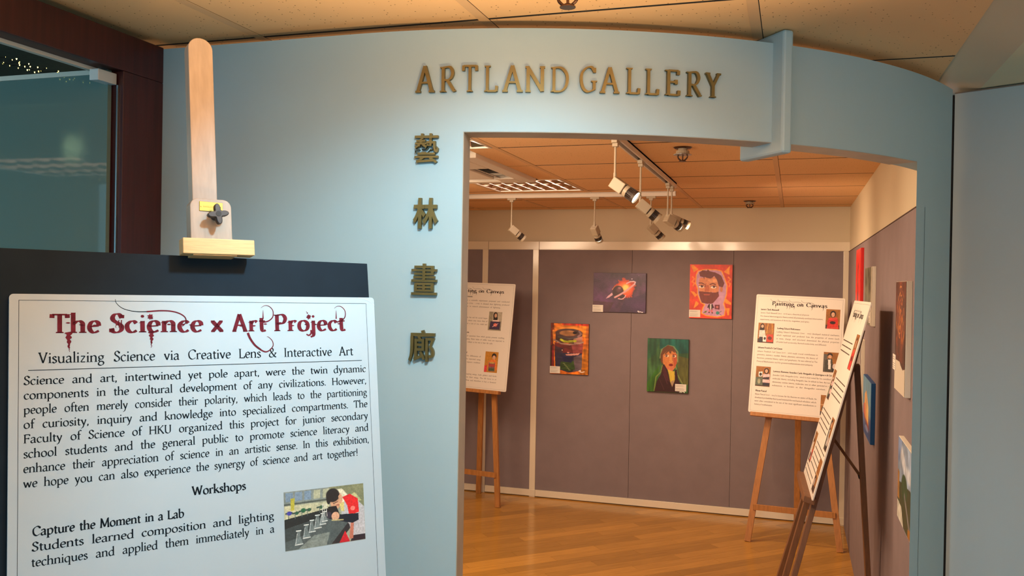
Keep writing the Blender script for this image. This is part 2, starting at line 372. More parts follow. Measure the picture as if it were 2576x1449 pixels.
for k in range(80):
    t = k/69; p = V((-2.02+.035*math.sin(k*1.7)+.012*random.uniform(-1, 1), 1.52+.50*t, ZC+.575-.006*abs(math.sin(k*.9))))
    if k % 1 == 0:
        s = random.uniform(.0006, .0019)
        mb = MB().tube(p+V((0, 0, s)), p-V((0, 0, s)), s*.9, 6, s*.4); obj('sparkle_bead', mb, m_spark, gl)
    if prev is not None: mbw.tube(prev, p, .0008, 5)
    prev = p
obj('bead_strand', mbw, m_dark, gl)

# ---------------------------------------------------------------- pen lettering (broad-nib strokes)
G = {
'a': (5.5, 'S .9 4.7 1.7 5.8 3.1 5.9 4.0 5.0 4.1 3.6|S 4.1 4.2 4.1 1.2 4.5 .2 5.4 .5|S 4.1 3.5 2.3 3.1 .9 2.2 .8 .9 1.8 .1 3.2 .5 4.1 1.6'),
'b': (6.2, 'It 1.1 .4 10.3|S 1.1 4.6 2.2 5.7 3.8 5.9 5.2 4.7 5.4 2.7 4.5 .7 2.9 0 1.1 .5'),
'c': (4.9, 'S 4.5 4.8 3.4 5.9 2.0 5.6 .8 4.1 .8 2.1 1.7 .5 3.1 .1 4.6 1.0'),
'd': (6.4, 'Itf 5.1 0 10.3|S 5.1 4.9 4.0 5.8 2.5 5.7 1.0 4.3 .8 2.3 1.6 .5 3.0 .1 5.1 1.4'),
'e': (5.1, 'P .9 3.2 4.6 3.5|S 4.6 3.5 4.3 5.2 2.9 6.0 1.4 5.2 .7 3.1 1.2 1.1 2.6 .1 4.6 1.0'),
'f': (3.5, 'S 4.3 9.6 3.3 10.3 2.2 9.7 1.7 8.3 1.7 6|If 1.7 0 8|P .3 5.8 3.6 5.8'),
'g': (5.6, 'S 2.7 5.9 1.2 5.2 1.0 3.7 1.9 2.5 3.3 2.5 4.3 3.6 4.1 5.2 2.7 5.9|P 3.9 5.4 5.4 5.7|S 1.8 2.5 1.0 1.5 1.6 .6 3.6 .4 4.9 -.6 4.5 -2.4 2.6 -3.3 .9 -2.7 .6 -1.3 2.0 .2'),
'h': (6.4, 'Itf 1.2 0 10.3|S 1.2 4.4 2.6 5.7 4.0 5.9 5.0 4.9 5.1 3.5|If 5.1 0 3.9'),
'i': (2.7, 'Itf 1.4 0 6|D 1.4 8.5'), 'j': (2.8, 'It 1.5 -1.5 6|S 1.5 -1.2 1.2 -2.8 -.2 -3.6|D 1.5 8.5'),
'k': (5.9, 'Itf 1.2 0 10.3|P 4.9 5.8 1.4 2.8|P 2.4 3.7 5.5 .2|P 4.5 .15 6.1 .15'), 'l': (2.7, 'Itf 1.4 0 10.3'),
'm': (9.7, 'Itf 1.2 0 6|S 1.2 4.4 2.5 5.7 3.8 5.9 4.7 5 4.8 3.5|If 4.8 0 3.9|S 4.8 4.4 6.1 5.7 7.4 5.9 8.3 5 8.4 3.5|If 8.4 0 3.9'),
'n': (6.4, 'Itf 1.2 0 6|S 1.2 4.4 2.6 5.7 4.0 5.9 5.0 4.9 5.1 3.5|If 5.1 0 3.9'),
'o': (6.0, 'S 3.0 6 1.3 5.1 .7 3.0 1.3 .9 3.0 .05 4.7 .9 5.3 3.0 4.7 5.1 3.0 6'),
'p': (6.3, 'Itf 1.2 -3.4 6|S 1.2 4.6 2.4 5.7 3.9 5.9 5.3 4.7 5.5 2.7 4.6 .7 3.0 0 1.2 .6'),
'q': (6.2, 'If 5.0 -3.4 5.9|S 5.0 4.9 3.9 5.8 2.5 5.7 1.0 4.3 .8 2.3 1.6 .5 3.0 .1 5.0 1.4'),
'r': (4.3, 'Itf 1.2 0 6|S 1.2 4.3 2.2 5.6 3.3 5.9 4.2 5.2'),
's': (4.1, 'S 3.5 4.9 2.5 5.9 1.2 5.6 .9 4.4 1.9 3.4 3.1 2.5 3.6 1.3 2.7 .2 1.5 .1 .5 1.0'),
't': (3.6, 'S 1.6 7.6 1.6 3 1.8 .8 2.6 .1 3.7 .7|P .3 5.8 3.5 5.8'),
'u': (6.3, 'S 1.2 5.9 1.2 2.4 1.8 .6 3.2 .1 4.9 1.4|Itf 5.0 0 6|P .2 5.7 1.2 5.9'),
'v': (5.5, 'P .8 5.8 2.9 .2|P 2.9 .2 4.8 5.8|P .1 5.8 1.7 5.8|P 4.0 5.8 5.4 5.8'),
'w': (8.4, 'P .8 5.8 2.6 .2|P 2.6 .2 4.2 5.4|P 4.2 5.6 6.0 .2|P 6.0 .2 7.7 5.8|P .1 5.8 1.6 5.8|P 7.0 5.8 8.3 5.8'),
'x': (5.6, 'P .9 5.8 4.8 .2|P 4.6 5.8 1.0 .2|P .2 5.8 1.7 5.8|P 3.9 .2 5.5 .2|P .2 .2 1.7 .2|P 3.9 5.8 5.3 5.8'),
'y': (5.5, 'P .8 5.8 2.9 .4|S 4.8 5.8 3.0 .3 1.8 -2.7 .3 -3.4|P .1 5.8 1.7 5.8|P 4.0 5.8 5.4 5.8'),
'z': (4.9, 'P .8 5.7 4.2 5.7|P 4.2 5.7 .7 .3|P .7 .3 4.4 .3'),
'A': (8.0, 'P 4.0 9.7 1.2 .2|P 4.0 9.7 6.9 .2|P 2.2 3.5 5.7 3.5|P .2 .2 2.3 .2|P 5.7 .2 8.0 .2'),
'B': (6.6, 'Ihf 1.4 0 9.5|S 1.4 9.4 4.4 9.3 5.3 7.4 4.3 5.4 1.4 5.1|S 1.4 5.1 4.9 4.9 5.9 2.6 4.6 .4 1.4 .2'),
'C': (7.4, 'S 7.0 7.7 5.6 9.4 3.4 9.2 1.2 7.2 .8 4.3 1.8 1.4 4.2 .1 7.0 1.6|P 7.0 9.2 7.0 7.2'),
'D': (8.2, 'Ihf 1.4 0 9.5|S 1.4 9.3 4.6 9.3 6.9 7.4 7.5 4.8 6.7 2.0 4.6 .3 1.4 .2'),
'E': (6.4, 'Ihf 1.4 0 9.5|P 1.4 9.3 5.6 9.3|P 1.4 5.0 4.7 5.0|P 1.4 .2 5.9 .2|P 5.6 9.4 5.6 7.8|P 5.9 .1 6.0 1.9|P 4.7 4.2 4.7 5.9'),
'F': (6.0, 'Ihf 1.4 0 9.5|P 1.4 9.3 5.6 9.3|P 1.4 5.0 4.7 5.0|P 5.6 9.4 5.6 7.8|P 4.7 4.2 4.7 5.9'),
'G': (8.0, 'S 7.0 7.9 5.6 9.4 3.4 9.2 1.2 7.2 .8 4.3 1.8 1.4 4.0 .1 6.9 1.0|Ih 6.9 .9 4.3|P 7.0 9.2 7.0 7.4'),
'H': (8.4, 'Ihf 1.4 0 9.5|Ihf 7.0 0 9.5|P 1.4 4.9 7.0 4.9'), 'I': (2.9, 'Ihf 1.4 0 9.5'),
'J': (3.4, 'Ih 1.9 1 9.5|S 1.9 1.5 1.6 -.8 .2 -1.9'),
'K': (7.2, 'Ihf 1.4 0 9.5|P 6.1 9.3 1.6 4.6|P 2.8 5.6 6.6 .2|P 5.6 .2 7.4 .2|P 5.2 9.3 6.9 9.3'),
'L': (6.0, 'Ihf 1.4 0 9.5|P 1.4 .2 5.6 .2|P 5.6 .1 5.8 2.1'),
'M': (9.6, 'P 1.6 9.4 1.2 .2|P 1.6 9.4 4.8 .6|P 4.8 .6 8.1 9.4|P 8.1 9.4 8.5 .2|P .2 .2 2.2 .2|P 7.5 .2 9.5 .2|P .7 9.4 1.8 9.4|P 7.9 9.4 9.1 9.4'),
'N': (8.4, 'P 1.5 9.2 1.5 .2|P 1.3 9.4 6.9 .3|P 6.9 9.3 6.9 .2|P .5 .2 2.5 .2|P .4 9.4 1.9 9.4|P 5.9 9.4 7.9 9.4'),
'O': (8.0, 'S 4 9.6 1.6 8.2 .8 4.8 1.6 1.4 4 0 6.4 1.4 7.2 4.8 6.4 8.2 4 9.6'),
'P': (6.2, 'Ihf 1.4 0 9.5|S 1.4 9.3 4.3 9.4 5.6 7.4 4.8 5.0 3.0 4.2 1.4 4.6'),
'Q': (8.0, 'S 4 9.6 1.6 8.2 .8 4.8 1.6 1.4 4 0 6.4 1.4 7.2 4.8 6.4 8.2 4 9.6|S 4.6 .4 6.2 -1.6 8.2 -2.0'),
'R': (7.0, 'Ihf 1.4 0 9.5|S 1.4 9.3 4.3 9.4 5.5 7.4 4.7 5.2 3.0 4.5 1.4 4.7|P 3.2 4.6 6.1 .5|P 5.7 .2 7.0 .5'),
'S': (5.4, 'S 4.7 7.6 3.6 9.5 1.9 9.4 1.0 7.8 1.5 6.2 3.3 4.8 4.6 3.3 4.4 1.2 2.8 .1 1.2 .5 .6 2.2|P 4.8 9.2 4.7 7.5|P .6 .2 .6 2.1'),
'T': (7.0, 'If 3.5 0 9.5|P .5 9.3 6.5 9.3|P .5 9.5 .4 7.6|P 6.5 9.5 6.6 7.6'),
'U': (8.2, 'S 1.5 9.4 1.5 4 2.0 1.2 4.2 .1 6.2 1.3 6.6 4 6.6 9.4|P .5 9.4 2.6 9.4|P 5.7 9.4 7.6 9.4'),
'V': (7.6, 'P 1.1 9.4 3.9 .2|P 3.9 .2 6.6 9.4|P .1 9.4 2.2 9.4|P 5.7 9.4 7.5 9.4'),
'W': (11.2, 'P 1.1 9.4 3.6 .2|P 3.6 .2 5.7 8.6|P 5.7 8.8 8.0 .2|P 8.0 .2 10.2 9.4|P .1 9.4 2.2 9.4|P 9.2 9.4 11.1 9.4'),
'Y': (7.2, 'P 1.0 9.4 3.6 4.6|P 3.6 4.6 6.2 9.4|If 3.6 0 4.7|P .1 9.4 2.1 9.4|P 5.3 9.4 7.2 9.4'),
'.': (2.4, 'D 1.2 .5'), ',': (2.4, 'D 1.2 .5|P 1.4 .5 .8 -1.4'), '!': (2.6, 'D 1.3 .5|P 1.3 9.5 1.3 2.6'),
'-': (3.4, 'P .5 3.2 2.9 3.2'), '(': (3.0, 'S 2.5 10 1.0 7 1.0 2 2.5 -1.5'), ')': (3.0, 'S .5 10 2.0 7 2.0 2 .5 -1.5'),
"'": (1.8, 'P .9 9.8 .9 7.6'), '&': (8.2, 'S 7.4 4.4 5.6 1.6 3.4 .1 1.2 .8 .9 2.8 2.4 4.6 4.6 6.4 4.7 8.4 3.5 9.5 2.1 8.8 2.2 6.6 4.2 3.4 6.2 .9 7.8 .2|P 6.2 4.5 8.2 4.5'),
'0': (5.6, 'S 2.8 7 1 5.6 1 1.4 2.8 0 4.6 1.4 4.6 5.6 2.8 7'), '1': (4.2, 'If 2.4 0 7|P 1 6 2.4 7'), '2': (5.2, 'S 1 5.6 2.6 7 4.2 5.4 3 2.6 .8 .3|P .8 .3 4.6 .3'),
'3': (5.2, 'S 1 6 2.8 7 4 5.4 2.4 3.8|S 2.4 3.8 4.4 2.4 3.6 .2 .8 .3'), '4': (5.6, 'P 3.8 0 3.8 7|P 3.8 7 .6 2.2|P .6 2.2 5.2 2.2'), '5': (5.2, 'P 4.4 6.8 1.4 6.8|P 1.4 6.8 1.2 4|S 1.2 4 4 3.8 4.2 1 1 .2'),
'6': (5.4, 'S 4.2 7 1.6 5 1 2 2.6 0 4.4 1.6 3.4 3.8 1.2 3'), '7': (5.2, 'P .8 6.8 4.6 6.8|P 4.6 6.8 2 0'), '8': (5.4, 'S 2.7 7 1.2 5.4 4.2 2 2.7 0 1.2 2 4.2 5.4 2.7 7'), '9': (5.4, 'S 4.2 4 2 3.2 1 5.4 2.6 7 4.4 5.2 3.8 2 1.2 0'),
}
def spline(pts, n):
    P_ = [pts[0]]+list(pts)+[pts[-1]]
    if pts[0] == pts[-1]: P_ = [pts[-2]]+list(pts)+[pts[1]]
    out = []
    for i in range(1, len(P_)-2):
        p0, p1, p2, p3 = [np.array(q) for q in P_[i-1:i+3]]
        for k in range(n):
            t = k/n; out.append(.5*((2*p1)+(p2-p0)*t+(2*p0-5*p1+4*p2-p3)*t*t+(3*p1-p0-3*p2+p3)*t**3))
    out.append(np.array(P_[-2])); return out
GC = {}
def strokes(ch, thick, thin, ang, n, slab=1.1, dot=.75):
    key = (ch, thick, thin, ang, n, slab)
    if key in GC: return GC[key]
    adv, s = G.get(ch, (5, '')); polys = []
    def strip(pts, thk=None, thn=None):
        pts = [np.array(p, float) for p in pts]
        L = []; Rr = []
        for i, p in enumerate(pts):
            a = pts[max(i-1, 0)]; b = pts[min(i+1, len(pts)-1)]; d = b-a; l = np.hypot(*d) or 1; d = d/l
            th = math.atan2(d[1], d[0])
            wd = (thn or thin)+((thk or thick)-(thn or thin))*abs(math.sin(th-R(ang)))
            nn = np.array([-d[1], d[0]])*wd/2; L.append(p+nn); Rr.append(p-nn)
        for i in range(len(pts)-1): polys.append([Rr[i], Rr[i+1], L[i+1], L[i]])
    for st in s.split('|'):
        if not st: continue
        k, *v = st.split(); v = [float(x) for x in v]
        if k == 'S': strip(spline([tuple(v[i:i+2]) for i in range(0, len(v), 2)], n))
        elif k == 'P': strip([(v[0], v[1]), (v[2], v[3])])
        elif k == 'D':
            x, y = v; m = max(5, n*2+1)
            polys.append([np.array((x+dot*math.cos(2*math.pi*i/m), y+dot*math.sin(2*math.pi*i/m))) for i in range(m)])
        elif k[0] == 'I':
            x, y0, y1 = v; h = thick*.96/2
            polys.append([np.array(p) for p in ((x-h, y0), (x+h, y0), (x+h, y1), (x-h, y1))])
            tt = max(thin, .42)
            if 'f' in k: polys.append([np.array(p) for p in ((x-h-slab*.8, y0), (x+h+slab*.8, y0), (x+h+slab*.55, y0+tt), (x-h-slab*.55, y0+tt))])
            if 'h' in k: polys.append([np.array(p) for p in ((x-h-slab*.6, y1-tt), (x+h+slab*.6, y1-tt), (x+h+slab*.8, y1), (x-h-slab*.8, y1))])
            if 't' in k: polys.append([np.array(p) for p in ((x-h-slab*.9, y1-1.0), (x-h+.1, y1-1.1), (x+h, y1), (x+h-.1, y1+.1))])
    GC[key] = (adv, polys); return GC[key]
def text(out, s, x0, x1, base, size, thick=1.15, thin=.38, ang=28, n=3, track=.25, slab=.9, slope=0, fit=True):
    """append polygons of a text line between x0 and x1 (metres, y up); size = cap height"""
    k = size/9.6
    words = s.split(' ')
    wd = [sum(G.get(c, (5, ''))[0]+track for c in w_)*k for w_ in words]
    tot = sum(wd)
    if x1 is None: sp = 3.0*k; hs = 1
    else:
        avail = x1-x0; gaps = len(words)-1
        hs = 1
        if gaps == 0: hs = avail/tot; sp = 0
        else:
            sp = (avail-tot)/gaps
            mn = 2.3*k
            if sp < mn: hs = (avail-mn*gaps)/tot; sp = mn
            if sp > 8*k: hs = (avail-8*k*gaps)/tot; hs = min(hs, 1.25); sp = (avail-tot*hs)/gaps
    x = x0
    for w_ in words:
        for c in w_:
            adv, polys = strokes(c, thick, thin, ang, n, slab)
            for p in polys: out.append([(x+q[0]*k*hs, base+q[1]*k+slope*(x-x0)) for q in p])
            x += (adv+track)*k*hs
        x += sp
    return out
def stroke_poly(out, pts, wid, n=8):
    q = spline(pts, n); m = len(q)
    for i in range(m-1):
        def off(j):
            a = q[max(j-1, 0)]; b = q[min(j+1, m-1)]; d = b-a; l = np.hypot(*d) or 1; t = j/(m-1)
            ww = wid(t) if callable(wid) else wid
            return np.array([-d[1], d[0]])/l*ww/2
        out.append([tuple(q[i]-off(i)), tuple(q[i+1]-off(i+1)), tuple(q[i+1]+off(i+1)), tuple(q[i]+off(i))])
def lay(polys, O, X, U, N, lift):
    mb = MB(); B = V(O)+V(N)*lift
    for p in polys:
        k = len(mb.v)
        mb.v += [tuple(B+V(X)*q[0]+V(U)*q[1]) for q in p]; mb.f.append(tuple(range(k, k+len(p))))
    return mb
def rects(out, lst):
    for (a, b, c, d) in lst: out.append([(a, b), (c, b), (c, d), (a, d)])

# ---------------------------------------------------------------- small raster painter -> vertex colours
class Pic:
    def __init__(s, w, h, bg):
        s.w, s.h = w, h; s.a = np.ones((h, w, 3))*np.array(bg, float)/255
        s.U, s.Vv = np.meshgrid((np.arange(w)+.0)/(w-1), (np.arange(h)+.0)/(h-1)); s.asp = h/w
    def blend(s, m, col, al=1): m = (np.clip(m, 0, 1)*al)[..., None]; s.a = s.a*(1-m)+np.array(col, float)/255*m
    def ell(s, cx, cy, rx, ry, col, al=1, ang=0, soft=.12):
        dx = s.U-cx; dy = (s.Vv-cy)*s.asp; c, sn = math.cos(ang), math.sin(ang)
        x = (dx*c+dy*sn)/rx; y = (-dx*sn+dy*c)/(ry*s.asp); d = np.sqrt(x*x+y*y)
        s.blend((1-d)/soft+.5, col, al)
    def poly(s, pts, col, al=1):
        ins = np.zeros(s.U.shape, bool); n = len(pts)
        for i in range(n):
            x1, y1 = pts[i]; x2, y2 = pts[(i+1) % n]
            if y1 == y2: continue
            c = ((y1 > s.Vv) != (y2 > s.Vv)) & (s.U < (x2-x1)*(s.Vv-y1)/(y2-y1)+x1); ins ^= c
        s.blend(ins*1.0, col, al)
    def line(s, pts, wd, col, al=1):
        d = np.full(s.U.shape, 9.)
        for (x1, y1), (x2, y2) in zip(pts[:-1], pts[1:]):
            ax, ay, bx, by = x1, y1*s.asp, x2, y2*s.asp; L = (bx-ax)**2+(by-ay)**2+1e-9
            t = np.clip(((s.U-ax)*(bx-ax)+(s.Vv*s.asp-ay)*(by-ay))/L, 0, 1)
            d = np.minimum(d, np.hypot(s.U-ax-t*(bx-ax), s.Vv*s.asp-ay-t*(by-ay)))
        s.blend((wd/2-d)/(wd*.3)+.5, col, al)
    def noise(s, nx, ny, amt, mask=None, tint=(1, 1, 1)):
        g = rng.uniform(-1, 1, (ny+2, nx+2)); x = s.U*nx; y = s.Vv*ny; i = x.astype(int); j = y.astype(int); fx = x-i; fy = y-j
        v = (g[j, i]*(1-fx)+g[j, i+1]*fx)*(1-fy)+(g[j+1, i]*(1-fx)+g[j+1, i+1]*fx)*fy
        if mask is not None: v = v*mask
        s.a = np.clip(s.a*(1+v[..., None]*amt*np.array(tint)), 0, 1)
def picture(name, pic, O, X, U, N, w_, h_, m, parent, lift=.0):
    """grid of vertex-coloured quads; O = top left corner, X right, U up"""
    X, U, N, O = V(X), V(U), V(N), V(O); W_, H_ = pic.w, pic.h; org = ORIG[parent.name]
    base = np.array(O+N*lift-org); gx = np.arange(W_)/(W_-1)*w_; gy = np.arange(H_)/(H_-1)*h_
    co = base+gx[None, :, None]*np.array(X)-gy[:, None, None]*np.array(U)
    idx = np.arange(W_*H_).reshape(H_, W_)
    fs = np.stack([idx[1:, :-1], idx[1:, 1:], idx[:-1, 1:], idx[:-1, :-1]], -1).reshape(-1, 4)
    me = bpy.data.meshes.new(name); me.from_pydata(co.reshape(-1, 3).tolist(), [], fs.tolist())
    c = pic.a.reshape(-1, 3); c = np.where(c <= .04045, c/12.92, ((c+.055)/1.055)**2.4)
    at = me.color_attributes.new('Col', 'FLOAT_COLOR', 'POINT')
    at.data.foreach_set('color', np.concatenate([c, np.ones((len(c), 1))], 1).astype(np.float32).ravel())
    me.materials.append(m); o = bpy.data.objects.new(name, me); COL.objects.link(o); o.parent = parent
    return o

# ---------------------------------------------------------------- the big poster on its easel, front left
Xp = V((.6054, .7959, 0)).normalized(); Up = V((-.1241, .0944, .9878)).normalized(); Np = Xp.cross(Up).normalized()
Op = V((-1.1153, 1.0181, ZC-.0292))
def E(u, v, n=0): return Op+Xp*u+Up*v+Np*n
easel = thing('studio_easel', E(.293, -1.72, -.02).to_tuple()[:2]+(0,), 'pale beech studio easel with tall mast and clamp holding the large poster', 'easel')
def rounded(u0, u1, v0, v1, n, off, r, corners='tlr', mb=None, seg=7):
    pts = []
    for (cx, cy, a0, on) in ((u1-r, v1-r, 0, 'r' in corners), (u0+r, v1-r, 90, 'l' in corners), (u0+r, v0+r, 180, 'b' in corners), (u1-r, v0+r, 270, 'b' in corners)):
        if on: pts += [(cx+r*math.cos(R(a0+90*i/seg)), cy+r*math.sin(R(a0+90*i/seg))) for i in range(seg+1)]
        else: pts.append((u1 if a0 in (0, 270) else u0, v1 if a0 < 180 else v0))
    return (mb or MB()).prism([E(a, b, n) for a, b in pts], Np*off)
mast = rounded(.275, .317, -1.66, .4595, -.040, .026, .0205, 'lr'); obj('mast', mast, m_wood, easel, bevel=.0012, label='rounded wooden mast')
blk = rounded(.2635, .3325, .085, .1635, -.014, .026, .014, 'lr'); block = obj('clamp_block', blk, m_wood, easel, bevel=.0012)
bar = MB().obox(E(.3037, .0775, .0225), Xp, Up, Np, .0592, .0132, .0125); obj('clamp_bar', bar, m_woodb, easel, bevel=.0012)
sub = MB().obox(E(.297, .0665, .016), Xp, Up, Np, .036, .004, .016); obj('clamp_pad', sub, m_woodb, easel)
pl = MB().obox(E(.298, .1497, .0127), Xp*1+Up*-.025, Up+Xp*.025, Np, .0195, .0082, .0007); plate = obj('name_plate', pl, m_brass, easel, bevel=.0004, label='small embossed brass plate')
mbx = MB()
for u in (-.0165, .0165): mbx.tube(E(.298+u, .1497, .0127), E(.298+u, .1497, .0143), .0011, 10)
# raised but illegible worn lettering
for i in range(15):
    u = -.0125+i*.00178; hgt = random.uniform(.0010, .0017)
    mbx.obox(E(.298+u, .1500, .0136), Xp, Up, Np, random.uniform(.0004, .0007), hgt, .0003)
obj('plate_relief', mbx, m_brass, easel)
# star knob: four lobes
def star(ro, ri, n, z0, z1, cu, cv, rot=8):
    pts = []
    for i in range(48):
        t = 2*math.pi*i/48; c = abs(math.cos(2*(t)))**2.2; pts.append((cu+(ri+(ro-ri)*c)*math.cos(t+R(rot)), cv+(ri+(ro-ri)*c)*math.sin(t+R(rot))))
    return MB().prism([E(a, b, z0) for a, b in pts], Np*(z1-z0))
kb = star(.0178, .0076, 4, .026, .036, .3035, .1335); kb.tube(E(.3035, .1335, .012), E(.3035, .1335, .03), .0075, 20)
kn = obj('star_knob', kb, m_knob, easel, bevel=.0012, label='black four-lobed plastic knob')
obj('knob_socket', MB().tube(E(.3035, .1335, .0355), E(.3035, .1335, .0366), .0046, 20), mat('socket_black', (4, 4, 6), .6), easel)
# lower easel (below the frame): ledge, base feet, rear brace
obj('ledge', MB().obox(E(.297, -.853, .01), Xp, Up, Np, .33, .012, .03), m_wood, easel, bevel=.002)
mb_ = E(.296, -1.62, -.027)
for s in (-1, 1):
    a = mb_+Xp*.26*s; obj('leg', MB().bar((a.x, a.y, .03), (a-V((Np.x, Np.y, 0))*.60).to_tuple()[:2]+(.03,), (0, 0, 1), .03, .02), m_wood, easel, bevel=.002)
a, b2 = mb_-Xp*.28, mb_+Xp*.28; obj('crossbar', MB().bar((a.x, a.y, .09), (b2.x, b2.y, .09), (0, 0, 1), .03, .018), m_wood, easel, bevel=.002)
tp = E(.296, -.6, -.05); ft = mb_-V((Np.x, Np.y, 0))*.55
obj('brace', MB().bar((ft.x, ft.y, .06), tp, Xp, .02, .012), m_wood, easel, bevel=.002)

bb = MB().prism([E(-.03, -.845, -.0135), E(.5925, -.845, -.0135), E(.5895, .0625, -.0135), E(-.03, .0705, -.0135)], Np*.012)
obj('backing_board', bb, m_black, bevel=.001)
tag(bpy.data.objects['backing_board'], 'black board clamped to the tall easel behind the large white poster', 'board')

Xq = (Xp-Up*.0085).normalized(); Uq = (Up+Xp*.0085).normalized()
def Q(u, v, n=0): return Op+Xq*u+Uq*v+Np*n
poster = thing('poster', Q(.297, -.84), 'large white printed poster on a foam board with maroon title, held by the front easel', 'poster')
pts = []; r = .006
for (cx, cy, a0) in ((.594-.004, -.004, 0), (.006, -.006, 90), (r, -.841+r, 180), (.594-r, -.841+r, 270)):
    pts += [(cx+r*math.cos(R(a0+90*i/5)) if True else 0, cy+r*math.sin(R(a0+90*i/5))) for i in range(6)]
obj('foam_board', MB().prism([Q(a, b, 0) for a, b in pts], Np*.0052), m_paper, poster)
LF = .0054
pb_, pr_, pb2 = [], [], []
rects(pb_, [(.0125, -.0098, .5795, -.0092), (.0125, -.8295, .5795, -.0829*10), (.0125, -.829, .0131, -.0092), (.5789, -.829, .5795, -.0092)])
# creased corner
for k in range(1): stroke_poly(pb2, [(.565+.004*k, .0012-.0015*k), (.582+.002*k, -.003-.001*k), (.5965, -.0125-.001*k)], .0006)
# title
T = dict(thick=2.0, thin=.6, ang=8, n=6, slab=.85, track=.75)
for (s, a, b) in [('The', .0555, .1265), ('Science', .1385, .2830), ('x', .2935, .3180), ('Art', .3290, .3895), ('Project', .4030, .5380)]:
    text(pr_, s, a, b, -.0595, .0292, **T)
def spur(x, y, w1=.006, h1=.0011):   # thorn across a stem
    pr_.append([(x-w1, y), (x-w1*.3, y+h1), (x+w1*.3, y+h1), (x+w1, y), (x+w1*.3, y-h1), (x-w1*.3, y-h1)])
for x, y in [(.0790, -.044), (.0975, -.047), (.1165, -.048), (.1500, -.047), (.196, -.049), (.227, -.047), (.249, -.047), (.262, -.048), (.345, -.050), (.367, -.05), (.387, -.047), (.4135, -.045), (.436, -.05), (.4610, -.048), (.4785, -.048), (.498, -.048), (.524, -.047), (.306, -.051)]: spur(x, y, .0036)
def drip(x, y0, y1, wd):
    pts = [(x+random.uniform(-.0006, .0006), y0+(y1-y0)*i/9) for i in range(10)]
    stroke_poly(pr_, pts, lambda t: wd*(1-t)**.7*(1+.35*math.sin(t*23))+.0005, 3)
drip(.0800, -.058, -.083, .0085); drip(.0805, -.079, -.0885, .0008); drip(.2000, -.058, -.0785, .0075); drip(.1995, -.076, -.0845, .0008)
for x in (.147, .151, .155): drip(x, -.040, -.052, .0010)
blot = lambda x, y, r: pr_.append([(x+r*(1+.35*math.sin(5*t*1.3+x*900))*math.cos(t), y+r*(1+.3*math.cos(7*t))*math.sin(t)) for t in [2*math.pi*i/18 for i in range(18)]])
blot(.1985, -.0345, .0042); blot(.4665, -.0345, .0040); blot(.4640, -.0275, .0012); blot(.4625, -.0255, .0007)
# calligraphic flourishes
stroke_poly(pb_, [(.1465, -.0065), (.1478, -.0125), (.158, -.0215), (.178, -.0262), (.205, -.0255)], lambda t: .0006+.0009*t)
stroke_poly(pr_, [(.193, -.0262), (.215, -.0245), (.232, -.0255), (.245, -.0295), (.253, -.036), (.2535, -.044), (.248, -.050)], lambda t: .0024-.0008*t)
stroke_poly(pr_, [(.3560, -.062), (.3600, -.072), (.3680, -.0835), (.3780, -.0915)], lambda t: .0042-.0012*t)
stroke_poly(pr_, [(.3760, -.0905), (.385, -.0950), (.3925, -.0930), (.3995, -.0850), (.3985, -.0765), (.3925, -.0700), (.3890, -.0690)], lambda t: .0022*(1-t)+.0005)
for dx in (0, .1355):
    stroke_poly(pr_, [(.3835+dx, -.0440), (.393+dx, -.0415), (.4005+dx, -.0345), (.4010+dx, -.0235), (.3945+dx, -.0160), (.3865+dx, -.0150), (.3800+dx, -.0190)], lambda t: .0020*(1-t)+.0005)
    stroke_poly(pr_, [(.3832+dx, -.038), (.3838+dx, -.0225)], lambda t: .0024*(1-t)+.0003)
stroke_poly(pr_, [(.470, -.058), (.4695, -.064), (.4655, -.0675), (.4610, -.0655)], lambda t: .0034-.0012*t)
# subtitle + rule + paragraph
text(pb_, 'Visualizing Science via Creative Lens & Interactive Art', .0385, .5495, -.1048, .0158, thick=1.3, thin=.46, n=3)
rects(pb_, [(.0255, -.1154, .5660, -.1144)])
rows = ['Science and art, intertwined yet pole apart, were the twin dynamic', 'components in the cultural development of any civilizations. However,',
        'people often merely consider their polarity, which leads to the partitioning', 'of curiosity, inquiry and knowledge into specialized compartments. The',
        'Faculty of Science of HKU organized this project for junior secondary', 'school students and the general public to promote science literacy and',
        'enhance their appreciation of science in an artistic sense. In this exhibition,', 'we hope you can also experience the synergy of science and art together!']
for i, s in enumerate(rows):
    text(pb_, s, .0197, .5735 if i < 7 else .5505, -.1362-.0214*i, .0128, thick=1.38, thin=.5, n=3)
text(pb_, 'Workshops', .2580, .3460, -.3238, .0140, thick=1.75, thin=.6)
text(pb_, 'Capture the Moment in a Lab', .0318, .2460, -.3562, .0134, thick=1.75, thin=.6)
text(pb_, 'Students learned composition and lighting', .0312, .3925, -.3778, .0128, thick=1.38, thin=.5)
text(pb_, 'techniques and applied them immediately in a', .0305, .3925, -.3995, .0128, thick=1.38, thin=.5)
obj('printed_text', lay(pb_, Op, Xq, Uq, Np, LF), m_ink, poster)
obj('printed_title', lay(pr_, Op, Xq, Uq, Np, LF+.0001), m_red, poster, label='maroon dripping title lettering')
obj('corner_crease', lay(pb2, Op, Xq, Uq, Np, LF+.0001), m_foam, poster)
